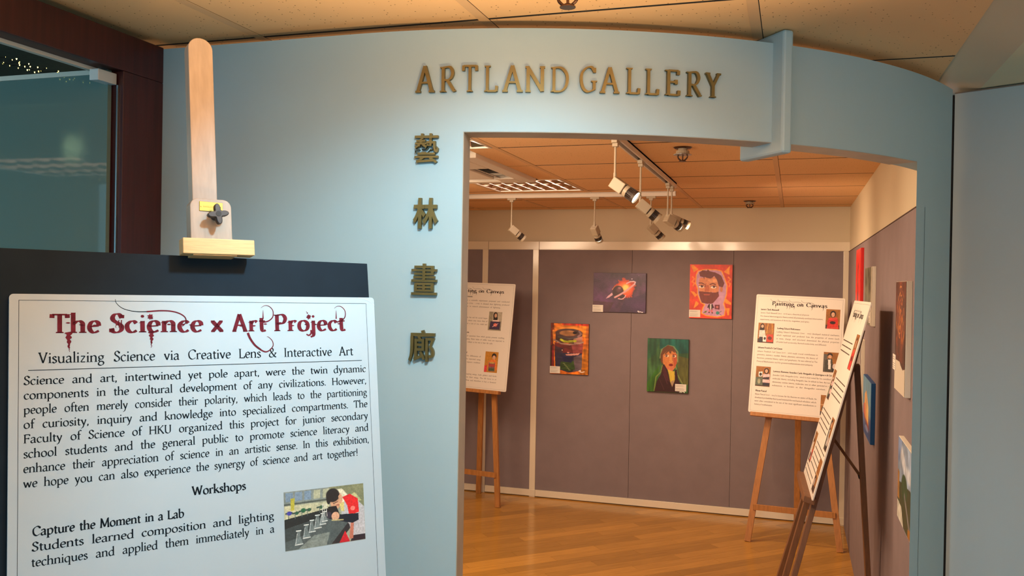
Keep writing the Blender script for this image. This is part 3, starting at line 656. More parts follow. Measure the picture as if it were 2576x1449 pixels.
# photograph printed on the poster
p = Pic(260, 172, (150, 158, 138))
p.poly([(0, 0), (.62, 0), (.56, .22), (0, .22)], (120, 132, 128)); 
for i in range(5): p.poly([(.02+i*.115, .02), (.11+i*.112, .02), (.11+i*.110, .17), (.02+i*.113, .17)], (112, 136, 158) if i < 3 else (160, 165, 140))
for i in range(3): p.line([(.0, .21+.01*i), (.55, .2+.01*i)], .008, (70, 80, 76))
p.poly([(.0, .25), (.55, .25), (.55, .45), (0, .5)], (178, 180, 150)); p.poly([(.08, .12), (.13, .12), (.12, .33), (.08, .33)], (170, 165, 60))
p.poly([(.55, 0), (1, 0), (1, .45), (.78, .3), (.6, .1)], (120, 126, 96)); p.poly([(.56, .05), (.72, .05), (.88, .32), (.64, .30)], (205, 205, 180)); p.poly([(.83, .18), (.88, .14), (.97, .3), (.9, .3)], (175, 178, 130))
p.poly([(0, .47), (.56, .36), (.56, .50), (0, .66)], (28, 34, 36)); p.poly([(0, .63), (.55, .48), (.82, .62), (.6, 1), (0, 1)], (74, 86, 88))
p.poly([(0, .63), (.4, .53), (.3, .75), (0, .85)], (52, 62, 64)); p.poly([(.56, 1), (.82, .60), (.88, .64), (.66, 1)], (40, 38, 42)); p.poly([(.66, 1), (.74, .8), (.8, 1)], (190, 24, 40))
p.poly([(.15, 1), (.35, .8), (.55, .78), (.5, 1)], (118, 130, 126)); p.noise(30, 20, .08)
for (x, y) in ((.02, .37), (.10, .38), (.18, .36), (.25, .35), (.40, .33)): p.line([(x, y), (x+.07, y-.01)], .018, (46, 66, 62)); p.ell(x+.05, y, .022, .03, (40, 84, 60)); p.line([(x+.03, y), (x+.03, y+.09)], .008, (70, 90, 90))
p.ell(.06, .37, .03, .035, (58, 60, 150)); p.ell(.23, .345, .03, .035, (30, 92, 60))
p.poly([(.74, .28), (.92, .30), (1, .42), (1, .98), (.84, .98), (.80, .7), (.70, .5)], (176, 178, 184)); p.poly([(.72, .20), (.82, .16), (.92, .26), (.93, .50), (.80, .54), (.78, .36)], (206, 34, 38))
p.ell(.85, .42, .03, .04, (230, 120, 110)); p.poly([(.84, .9), (1, .9), (1, 1), (.80, 1)], (40, 30, 40)); p.poly([(.82, .62), (.86, .62), (.84, .95), (.79, .95)], (180, 110, 90))
p.poly([(.66, .50), (.92, .52), (.92, .64), (.84, .68), (.68, .62)], (18, 26, 40)); p.ell(.645, .255, .075, .15, (196, 152, 120), ang=.3); p.ell(.60, .15, .085, .12, (30, 28, 30)); p.ell(.545, .2, .028, .10, (30, 28, 30))
p.ell(.69, .19, .02, .035, (196, 150, 118)); p.line([(.60, .30), (.66, .27)], .008, (60, 40, 34)); p.ell(.665, .33, .03, .012, (150, 90, 76)); p.poly([(.68, .32), (.74, .28), (.74, .46), (.70, .44)], (200, 190, 120))
p.ell(.565, .46, .058, .10, (20, 20, 26)); p.ell(.545, .485, .035, .06, (50, 46, 60)); p.poly([(.53, .34), (.64, .34), (.68, .50), (.60, .54)], (24, 24, 28)); p.ell(.625, .52, .05, .075, (204, 160, 130)); p.line([(.58, .585), (.72, .60)], .014, (180, 170, 120))
for (x, y, s) in ((.165, .83, 1.0), (.26, .74, .95), (.33, .66, .85), (.40, .60, .95), (.465, .56, .8), (.49, .52, .7)):
    p.poly([(x-.022*s, y-.14*s), (x+.022*s, y-.14*s), (x+.016*s, y-.05*s), (x+.052*s, y+.09*s), (x-.052*s, y+.09*s), (x-.016*s, y-.05*s)], (128, 142, 142), .65)
    p.line([(x-.028*s, y-.145*s), (x+.028*s, y-.145*s)], .010, (220, 228, 224)); p.line([(x-.045*s, y+.09*s), (x+.045*s, y+.085*s)], .010, (205, 214, 212)); p.line([(x-.018*s, y-.1*s), (x-.040*s, y+.07*s)], .006, (190, 204, 204))
for i in range(3): p.line([(.47+.02*i, .28), (.46+.03*i, .5)], .006, (200, 206, 204))
p.noise(90, 60, .10)
picture('printed_photo', p, Q(.4100, -.3358), Xq, Uq, Np, .148, .098, m_photo, poster, LF+.0001)

# ---------------------------------------------------------------- wall lettering in brass
GOLD = dict(thick=1.75, thin=.62, ang=14, n=5, slab=1.15)
# smooth arc samples for curved strokes, extruded prisms standing off the curved wall
LET = [('A', 5.73, 7.41, .438, .500), ('R', 7.87, 9.3, .438, .498), ('T', 9.79, 11.16, .438, .499), ('L', 11.7, 12.89, .437, .497), ('A', 13.24, 14.97, .437, .498), ('N', 15.17, 16.82, .437, .496), ('D', 17.31, 18.83, .437, .496),
       ('G', 19.75, 21.24, .438, .499), ('A', 21.48, 23.14, .438, .498), ('L', 23.71, 24.94, .438, .498), ('L', 25.36, 26.6, .438, .498), ('E', 27.1, 28.48, .439, .499), ('R', 29.0, 30.42, .440, .499), ('Y', 30.76, 32.17, .441, .498)]
ordn = ['first letter, A, of the upper word on the blue curved wall', 'letter R second in the left word on the blue curved wall', 'letter T third in the left word on the blue curved wall',
        'letter L between T and A in the left word', 'letter A between L and N in the left word', 'letter N just before the D in the left word', 'letter D ending the left word on the blue curved wall',
        'letter G starting the right word on the blue curved wall', 'letter A right after the G in the right word', 'letter L right after the A in the right word', 'letter L right before the E in the right word',
        'letter E near the end of the right word', 'letter R between E and Y in the right word', 'letter Y ending the right word on the blue curved wall']
def solid_letter(name, polys, place, depth, m, label, group, seed=0):
    mb = MB()
    for i, q in enumerate(polys):
        a = sum(q[k][0]*q[(k+1) % len(q)][1]-q[(k+1) % len(q)][0]*q[k][1] for k in range(len(q)))
        q = q if a > 0 else q[::-1]; n = len(q); e = depth-.00006*(i % 9)
        mb.add([place(x, y, 0) for x, y in q]+[place(x, y, e) for x, y in q], [tuple(range(n, 2*n))]+[(k, (k+1) % n, n+(k+1) % n, n+k) for k in range(n)])
    o = obj(name, mb, m); tag(o, label, 'letter', group); return o
for (ch, t0, t1, z0, z1), nm in zip(LET, ordn):
    adv, polys = strokes(ch, 1.38, .48, 14, 5, 1.0)
    xs = [q[0] for p_ in polys for q in p_]; ys = [q[1] for p_ in polys for q in p_]; x0, x1, y0, y1 = min(xs), max(xs), min(ys), max(ys)
    def place(x, y, dd, t0=t0, t1=t1, z0=z0, z1=z1, x0=x0, x1=x1, y0=y0, y1=y1):
        return arc(t0+(t1-t0)*(x-x0)/(x1-x0), RO+.0005+dd, ZC+z0+(z1-z0)*(y-y0)/(y1-y0))
    solid_letter('wall_letter', polys, place, .009, m_gold, 'brass serif '+nm, 'brass letters over the opening')
for ch, t0, t1, z0, z1, nm in [('\u85dd', 5.75, 7.85, .274, .343, 'topmost and densest of the four brass characters left of the opening'), ('\u6797', 5.72, 7.90, .123, .194, 'brass character of two tree shapes, second from top beside the opening'),
                               ('\u756b', 5.66, 7.90, -.031, .042, 'third brass character down, with a box at its base, beside the opening'), ('\u5eca', 5.50, 7.82, -.186, -.112, 'lowest of the four brass characters beside the opening')]:
    cu = bpy.data.curves.new('glyph', 'FONT'); cu.body = ch; cu.size = 1; cu.extrude = .1; cu.offset = .012 if ch in '\u85dd\u5eca' else .012 if ch == '\u756b' else .026; cu.resolution_u = 4
    to = bpy.data.objects.new('glyph_tmp', cu); COL.objects.link(to); dg = bpy.context.evaluated_depsgraph_get()
    me = to.evaluated_get(dg).to_mesh(); vs = np.array([v.co[:] for v in me.vertices]); fs = [tuple(p_.vertices) for p_ in me.polygons]
    to.evaluated_get(dg).to_mesh_clear(); COL.objects.unlink(to); bpy.data.objects.remove(to)
    mn, mx_ = vs.min(0), vs.max(0); vs = (vs-mn)/(mx_-mn)
    mb = MB(); mb.add([arc(t0+(t1-t0)*a, RO+.0004+.010*c, ZC+z0+(z1-z0)*b) for a, b, c in vs], fs)
    o = obj('wall_letter', mb, m_gold); tag(o, nm, 'letter', 'brass characters beside the opening')

# ---------------------------------------------------------------- paintings
def canvas(name, pic, O, X, U, N, w_, h_, th, label, sidem, card=None, group=None):
    """O top-left of the front face"""
    O, X, U, N = V(O), V(X), V(U), V(N)
    t = thing(name, O+X*w_/2-U*h_-N*th, label, 'painting', group)
    mb = MB().obox(O+X*w_/2-U*h_/2-N*(th/2+.0004), X, U, N, w_/2, h_/2, th/2-.0004)
    obj('stretched_canvas', mb, sidem, t, bevel=.0015)
    picture('painted_face', pic, O+X*.001-U*.001, X, U, N, w_-.002, h_-.002, m_pic, t, .0003)
    if card:
        a, b2 = card
        c = O+X*a-U*b2+N*.0015; obj('caption_card', MB().obox(c+X*.043-U*.028, X, U, N, .043, .028, .0008), m_paper2, t, label='white caption card')
        out = []
        for k in range(6):
            y = -.010-.0078*k
            if k == 2: continue
            out.append([(.005, y), (.005+.076*(random.uniform(.55, 1) if k != 0 else .6), y), (.005+.07, y+.0016), (.005, y+.0016)])
        obj('card_print', lay(out, c, X, U, N, .0010), m_grayink, t)
    return t
BX, BU, BN = (1, 0, 0), (0, 0, 1), (0, -1, 0); YW = YB-.012; TH = .018; YFc = YW-TH
fy = lambda x, y: (x, y)
# ringed planet
p = Pic(150, 112, (80, 50, 80)); p.noise(6, 5, .35, tint=(1, .7, 1.1)); p.noise(20, 14, .15)
p.poly([(0, 0), (.35, 0), (.2, .4), (0, .6)], (84, 50, 84), .45); p.poly([(.6, .7), (1, .5), (1, 1), (.5, 1)], (58, 38, 76), .5); p.poly([(0, .72), (.4, .75), (.3, 1), (0, 1)], (68, 42, 36), .5)
for k in range(60):
    t = 2*math.pi*k/60; rr = random.uniform(.8, 1.15); p.line([(.60+.10*math.cos(t), .40+.13*math.sin(t)), (.60+.19*rr*math.cos(t), .40+.25*rr*math.sin(t))], .022, (226, 74, 34), .8)
p.ell(.60, .40, .15, .19, (232, 84, 36)); p.ell(.60, .38, .10, .12, (246, 150, 70), .9, soft=.8); p.ell(.62, .37, .06, .08, (255, 226, 120), 1, soft=.7)
p.line([(.365, .42), (.40, .36), (.45, .325), (.52, .315)], .012, (236, 150, 100)); p.ell(.475, .475, .105, .155, (62, 32, 38)); p.ell(.49, .43, .05, .06, (120, 60, 80), .6, soft=.8); p.ell(.56, .60, .055, .06, (62, 34, 42)); p.ell(.50, .38, .03, .03, (200, 150, 160), .6, soft=.8)
p.line([(.415, .62), (.50, .56), (.60, .475), (.70, .37), (.785, .275)], .034, (226, 166, 170)); p.line([(.785, .275), (.80, .225), (.765, .205), (.70, .215), (.635, .26)], .022, (232, 190, 200)); p.poly([(.36, .50), (.375, .56), (.30, .63), (.24, .655), (.29, .58)], (222, 170, 186))
p.line([(.48, .655), (.55, .665), (.60, .62), (.62, .56)], .014, (240, 190, 200)); p.ell(.735, .145, .009, .012, (230, 210, 230)); p.ell(.865, .055, .006, .008, (180, 160, 190))
p.line([(.855, .955), (.87, .985), (.90, .975), (.93, .985), (.95, .985)], .012, (250, 240, 240)); p.line([(.855, .96), (.875, .955)], .01, (250, 240, 240))
canvas('painting', p, (-1.538, YFc, ZC+.096), BX, BU, BN, .424, .314, TH, 'dark purple painting of a ringed planet over an orange burst', mat('purple_canvas_edge', (46, 28, 40), .6), (-.004, .258))
# bearded face on orange
p = Pic(130, 170, (222, 62, 32)); p.noise(7, 9, .12)
for q in ([(.02, .02), (.08, .01), (.20, .09), (.09, .145)], [(.94, .02), (.93, .185), (.80, .135)], [(.02, .50), (.11, .51), (.18, .57), (.13, .61)], [(.10, .82), (.15, .68), (.22, .72), (.20, .76)], [(.83, .65), (.87, .63), (.98, .70), (.98, .74), (.85, .71)], [(.86, .80), (.95, .80), (.94, .93), (.90, .93)]): p.poly(q, (244, 146, 34))
for (x, y) in ((.08, .3), (.93, .3)): p.line([(x-.02, y-.07), (x+.03, y-.03), (x-.03, y+.02), (x+.03, y+.05), (x, y+.1)], .035, (238, 122, 40))
sil = [(.16, .20), (.20, .13), (.36, .10), (.62, .105), (.74, .125), (.80, .23), (.87, .38), (.86, .55), (.80, .72), (.84, .82), (.82, .93), (.66, .96), (.40, .94), (.30, .90), (.34, .80), (.38, .74), (.28, .70), (.20, .55), (.20, .45), (.15, .35)]
p.line(sil+[sil[0]], .05, (250, 160, 40)); p.poly(sil, (200, 146, 178)); p.noise(10, 12, .05)
p.poly([(.23, .25), (.65, .22), (.70, .42), (.68, .52), (.24, .50), (.22, .40)], (214, 132, 88)); p.ell(.75, .455, .035, .05, (200, 120, 80)); p.poly([(.42, .28), (.66, .26), (.66, .33), (.48, .33)], (232, 156, 106)); p.poly([(.37, .38), (.45, .38), (.48, .49), (.36, .50)], (190, 96, 60))
p.poly([(.215, .15), (.30, .105), (.40, .12), (.42, .085), (.46, .12), (.60, .145), (.74, .20), (.82, .34), (.78, .42), (.69, .40), (.64, .28), (.58, .21), (.50, .26), (.42, .25), (.35, .23), (.34, .28), (.32, .235), (.24, .22)], (112, 44, 36))
p.poly([(.22, .50), (.40, .505), (.60, .52), (.68, .50), (.70, .58), (.62, .66), (.55, .72), (.42, .73), (.29, .71), (.23, .58)], (120, 46, 34)); p.noise(30, 30, .06); p.poly([(.32, .545), (.50, .545), (.47, .57), (.35, .57)], (176, 76, 60))
p.line([(.22, .345), (.29, .345), (.35, .37)], .022, (104, 40, 30)); p.line([(.48, .37), (.55, .35), (.61, .37)], .024, (104, 40, 30)); p.line([(.385, .355), (.36, .42)], .016, (130, 56, 36))
for (x, y) in ((.28, .405), (.565, .41)): p.ell(x, y+.008, .065, .024, (246, 226, 214)); p.ell(x+.01, y, .03, .022, (90, 34, 26)); p.line([(x-.07, y-.005), (x, y-.02), (x+.08, y)], .012, (90, 40, 30)); p.line([(x-.06, y+.03), (x+.05, y+.045)], .012, (226, 160, 80))
p.poly([(.46, .73), (.55, .73), (.59, .80), (.55, .81), (.55, .84), (.47, .84), (.46, .80), (.42, .80)], (60, 26, 36)); 
for k in range(4): p.ell(.505, .745+.026*k, .018, .011, (240, 230, 220))
p.line([(.48, .845), (.475, .885)], .03, (220, 100, 100)); p.line([(.53, .845), (.54, .885)], .03, (220, 100, 100)); p.ell(.47, .89, .018, .012, (60, 30, 30)); p.ell(.545, .895, .018, .012, (60, 30, 30))
p.poly([(.60, .74), (.72, .745), (.72, .835), (.60, .82)], (110, 34, 44)); p.ell(.66, .785, .03, .022, (200, 110, 110)); p.line([(.34, .90), (.42, .86)], .012, (60, 70, 40)); p.ell(.385, .88, .025, .018, (110, 120, 50)); p.ell(.67, .895, .04, .032, (60, 140, 130)); p.line([(.70, .89), (.76, .86)], .012, (50, 100, 100)); p.line([(.70, .90), (.76, .935)], .012, (50, 100, 100))
canvas('painting', p, (-.774, YFc, ZC+.171), BX, BU, BN, .322, .418, TH, 'orange and red painting of a big bearded face', mat('cream_canvas_edge', (226, 150, 120), .7), (-.001, .353))
# oil drum
p = Pic(120, 160, (214, 112, 26)); p.poly([(0, 0), (.08, 0), (.1, .2), (.1, .8), (0, .8)], (120, 40, 20)); p.poly([(.86, .5), (1, .5), (1, 1), (.8, 1)], (176, 104, 18)); p.poly([(.3, 0), (1, 0), (1, .04), (.3, .03)], (196, 50, 24)); p.poly([(.78, .04), (.94, .05), (.9, .3), (.82, .2)], (238, 140, 30)); p.poly([(.0, .45), (.10, .4), (.10, .9), (0, .9)], (60, 20, 18)); p.line([(.07, .45), (.06, .85)], .05, (150, 30, 40), .8); p.noise(22, 5, .22)
p.line([(.07, .15), (.10, .4)], .06, (244, 150, 50), .9); p.ell(.46, .10, .36, .05, (240, 160, 60), .7, soft=.6)
p.poly([(.13, .2), (.84, .2), (.84, .40), (.13, .38)], (76, 46, 44)); p.poly([(.60, .30), (.84, .24), (.84, .38), (.62, .40)], (176, 122, 108)); p.ell(.48, .185, .36, .085, (84, 58, 56)); p.ell(.46, .19, .23, .055, (172, 118, 72)); p.ell(.64, .18, .055, .028, (36, 12, 18)); p.line([(.75, .15), (.80, .2), (.72, .26)], .05, (150, 118, 124), .8)
p.line([(.27, .32), (.36, .355), (.5, .355), (.66, .34)], .055, (190, 196, 40)); p.line([(.4, .33), (.5, .36), (.6, .35)], .022, (120, 110, 30)); p.line([(.2, .27), (.5, .30), (.7, .27)], .03, (84, 96, 96), .7)
p.poly([(.10, .38), (.50, .43), (.86, .38), (.84, .60), (.11, .60)], (104, 34, 34)); p.line([(.10, .33), (.28, .40), (.5, .415), (.72, .40), (.86, .36)], .035, (160, 130, 120)); p.poly([(.55, .42), (.86, .39), (.84, .56), (.6, .58)], (146, 66, 66)); p.poly([(.12, .45), (.35, .5), (.3, .62), (.12, .62)], (64, 40, 56))
p.poly([(.11, .58), (.84, .58), (.83, .92), (.5, .97), (.14, .90)], (44, 38, 66)); p.poly([(.62, .66), (.84, .6), (.83, .92), (.6, .95)], (98, 82, 92)); p.poly([(.28, .76), (.62, .74), (.66, .90), (.5, .95), (.24, .90)], (50, 74, 30)); p.poly([(.30, .64), (.60, .66), (.56, .77), (.36, .76)], (26, 26, 70)); p.noise(10, 34, .22)
p.poly([(.40, .61), (.78, .575), (.74, .615), (.50, .635), (.42, .63)], (216, 150, 136)); p.ell(.47, .575, .03, .012, (220, 150, 140)); p.ell(.31, .53, .012, .012, (230, 180, 150))
for k in range(5): p.line([(.34+.035*k, .79+.03*k), (.39+.035*k, .80+.03*k)], .014, (150, 160, 110), .9)
p.line([(.76, .93), (.80, .915), (.79, .945), (.84, .955), (.90, .94)], .022, (246, 226, 214))
canvas('painting', p, (-1.887, YFc, ZC-.319), BX, BU, BN, .318, .412, TH, 'painting of a multicoloured drum on an orange ground', mat('brown_canvas_edge', (92, 34, 20), .7), (-.002, .352))
# green portrait
p = Pic(124, 162, (56, 94, 52)); p.poly([(.3, 0), (1, 0), (1, .25), (.6, .28), (.3, .18)], (20, 88, 76)); p.poly([(.0, .0), (.3, 0), (.2, .3), (0, .4)], (44, 92, 60)); p.poly([(.7, .3), (1, .35), (1, .85), (.8, .8)], (96, 96, 42)); p.poly([(.0, .85), (.2, .6), (.3, .5), (.22, 1), (0, 1)], (54, 104, 26)); p.noise(16, 5, .25); p.noise(30, 8, .15)
p.line([(.31, .36), (.35, .2), (.5, .12), (.64, .14), (.74, .24), (.74, .42)], .03, (140, 152, 100), .8); p.line([(.37, .5), (.34, .62), (.22, .72), (.18, .98)], .03, (128, 146, 70), .8); p.line([(.70, .52), (.74, .66), (.86, .82)], .03, (136, 146, 80), .8)
p.poly([(.32, .30), (.38, .18), (.50, .115), (.62, .14), (.70, .23), (.72, .34), (.60, .28), (.42, .30), (.38, .45), (.37, .48), (.33, .42)], (104, 62, 34))
p.poly([(.38, .30), (.48, .23), (.56, .22), (.66, .22), (.72, .28), (.725, .40), (.69, .52), (.62, .60), (.52, .585), (.42, .52), (.38, .44)], (202, 124, 66)); p.poly([(.62, .27), (.72, .29), (.72, .45), (.66, .54), (.64, .42)], (188, 88, 56)); p.poly([(.40, .48), (.50, .54), (.64, .5), (.62, .6), (.5, .58)], (206, 118, 86)); p.poly([(.54, .30), (.60, .28), (.62, .42), (.54, .40)], (220, 150, 80))
p.line([(.44, .28), (.52, .21), (.56, .26), (.58, .20), (.66, .24)], .03, (104, 62, 34)); p.line([(.41, .31), (.5, .285)], .012, (130, 70, 40)); p.line([(.62, .29), (.70, .28)], .012, (150, 60, 40))
for (x, y) in ((.465, .315), (.64, .315)): p.ell(x+.01, y+.003, .05, .024, (236, 206, 170)); p.ell(x, y, .028, .022, (84, 24, 20)); p.ell(x-.005, y-.003, .008, .006, (230, 200, 170))
p.line([(.54, .42), (.58, .435), (.61, .42)], .010, (244, 190, 110)); p.line([(.61, .32), (.615, .41)], .008, (150, 70, 40)); p.ell(.58, .485, .055, .022, (140, 34, 30)); p.poly([(.54, .475), (.62, .47), (.60, .50), (.56, .50)], (110, 24, 26))
p.poly([(.50, .57), (.62, .60), (.67, .60), (.68, .75), (.64, .88), (.58, .85), (.54, .68)], (208, 178, 62)); p.noise(24, 24, .05); p.poly([(.58, .80), (.66, .76), (.64, .90), (.61, .89)], (170, 140, 110))
p.poly([(.385, .48), (.42, .48), (.50, .58), (.57, .80), (.62, .90), (.68, .76), (.68, .58), (.72, .56), (.76, .74), (.86, .90), (.90, 1), (.18, 1), (.24, .80), (.34, .66)], (54, 20, 22)); p.poly([(.39, .50), (.46, .58), (.56, .80), (.48, .78), (.38, .6)], (80, 30, 40), .8)
p.line([(.30, .75), (.42, .95)], .014, (84, 44, 46), .8); p.line([(.40, .66), (.50, .84)], .014, (96, 50, 60), .8)
p.line([(.80, .985), (.84, .965), (.83, .99), (.88, .97), (.92, .99), (.9, .97)], .016, (220, 226, 210))
canvas('painting', p, (-1.094, YFc, ZC-.4155), BX, BU, BN, .322, .420, TH, 'green painted portrait in a dark coat and yellow scarf', mat('dark_green_canvas_edge', (26, 30, 18), .7), (.222, .350))

RX_, RN_ = (0, -1, 0), (-1, 0, 0); XF = XR-.006-.018
def rpaint(pic, y_far, ztop, w_, h_, label, side, card=None, th=.018):
    return canvas('painting', pic, (XR-.006-th, y_far, ztop), RX_, BU, RN_, w_, h_, th, label, side, card)
p = Pic(80, 80, (216, 34, 20)); p.noise(6, 6, .08); p.line([(.5, .25), (.42, .45), (.55, .6), (.5, .85)], .09, (70, 22, 24)); p.line([(.52, .3), (.46, .5)], .03, (226, 130, 90)); p.ell(.3, .93, .2, .05, (240, 140, 40)); p.ell(.5, .7, .12, .1, (60, 30, 60), .7)
rpaint(p, 5.83, ZC+.240, .39, .42, 'bright red painting at the far end of the right wall', mat('red_canvas_edge', (206, 26, 14), .5), None)
p = Pic(90, 70, (104, 104, 82)); p.noise(5, 8, .3); p.noise(20, 20, .2); p.line([(.3, .1), (.45, .4), (.3, .7)], .12, (134, 136, 112), .7); p.line([(.6, .2), (.55, .8)], .08, (80, 82, 58), .7); p.poly([(.86, 0), (1, 0), (1, 1), (.82, 1), (.88, .6), (.84, .3)], (196, 188, 168))
rpaint(p, 5.08, ZC+.113, .45, .295, 'grey green abstract painting with unpainted white edge on the right wall', m_canvas, (.30, .225))
p = Pic(110, 140, (88, 44, 30)); p.noise(8, 8, .35)
for k in range(130):
    t = random.uniform(0, 6.28); rr = random.uniform(.05, .46); cx, cy = .5+rr*math.cos(t), .36+rr*.75*math.sin(t); a = t+1.57
    p.line([(cx, cy), (cx+.07*math.cos(a), cy+.06*math.sin(a))], .018, random.choice([(196, 110, 50), (168, 76, 38), (220, 150, 80), (120, 50, 34), (214, 128, 50)]), .9)
p.a[int(140*.725):, :, :] = np.array((214, 202, 182))/255; p.poly([(.5, .72), (1, .72), (1, .76), (.8, .78), (.6, .75)], (70, 36, 30))
rpaint(p, 3.545, ZC+.030, .315, .395, 'brown and orange swirling painting with blank white lower strip', m_canvas, (-.045, .27), .020)
p = Pic(70, 90, (96, 84, 84)); p.noise(6, 8, .3); p.line([(.5, .1), (.6, .5), (.5, .95)], .12, (180, 166, 150)); p.poly([(.9, 0), (1, 0), (1, 1), (.88, 1)], (190, 180, 164))
rpaint(p, 5.60, ZC-.282, .36, .40, 'grey painting hung low behind the side easel', m_canvas, (.0, .34))
p = Pic(110, 80, (52, 134, 172)); p.poly([(0, .55), (1, .6), (1, 1), (0, 1)], (34, 78, 140)); p.noise(8, 8, .12)
p.poly([(.2, .62), (.25, .3), (.3, .28), (.45, .2), (.6, .35), (.72, .45), (.75, .8), (.5, .72), (.25, .7)], (226, 160, 60)); p.poly([(.1, .5), (.35, .45), (.38, .72), (.12, .66)], (196, 84, 40)); p.line([(.45, .1), (.42, .35), (.55, .5)], .03, (60, 70, 60)); p.poly([(.55, .4), (.7, .48), (.7, .72), (.6, .7)], (240, 200, 110)); p.line([(.2, .7), (.8, .8)], .05, (150, 40, 50), .8); p.ell(.55, .85, .2, .05, (140, 150, 190), .8)
rpaint(p, 5.04, ZC-.452, .50, .295, 'blue painting with orange buildings low on the right wall', mat('blue_canvas_edge', (20, 86, 150), .5), None, .02)
p = Pic(110, 96, (150, 170, 194)); p.noise(7, 5, .18); p.ell(.35, .2, .25, .1, (214, 220, 228), .9, soft=.7, ang=.4); p.ell(.75, .3, .2, .08, (206, 214, 222), .9, soft=.7); p.poly([(0, 0), (.3, 0), (.1, .3), (0, .3)], (104, 132, 186), .6)
p.poly([(0, .55), (.3, .50), (1, .42), (1, 1), (0, 1)], (66, 76, 52)); p.ell(.48, .52, .2, .16, (58, 84, 56)); p.poly([(0, .4), (.12, .42), (.14, .75), (0, .75)], (160, 116, 62)); p.poly([(.0, .78), (.3, .8), (.45, 1), (0, 1)], (206, 206, 192)); p.line([(.5, .6), (.8, .85), (1, 1)], .06, (132, 132, 132)); p.poly([(.75, .9), (1, .85), (1, 1), (.75, 1)], (170, 116, 50)); p.noise(20, 16, .15)
rpaint(p, 3.39, ZC-.517, .40, .285, 'landscape painting with blue cloudy sky and green hill nearest the opening', m_canvas, None)

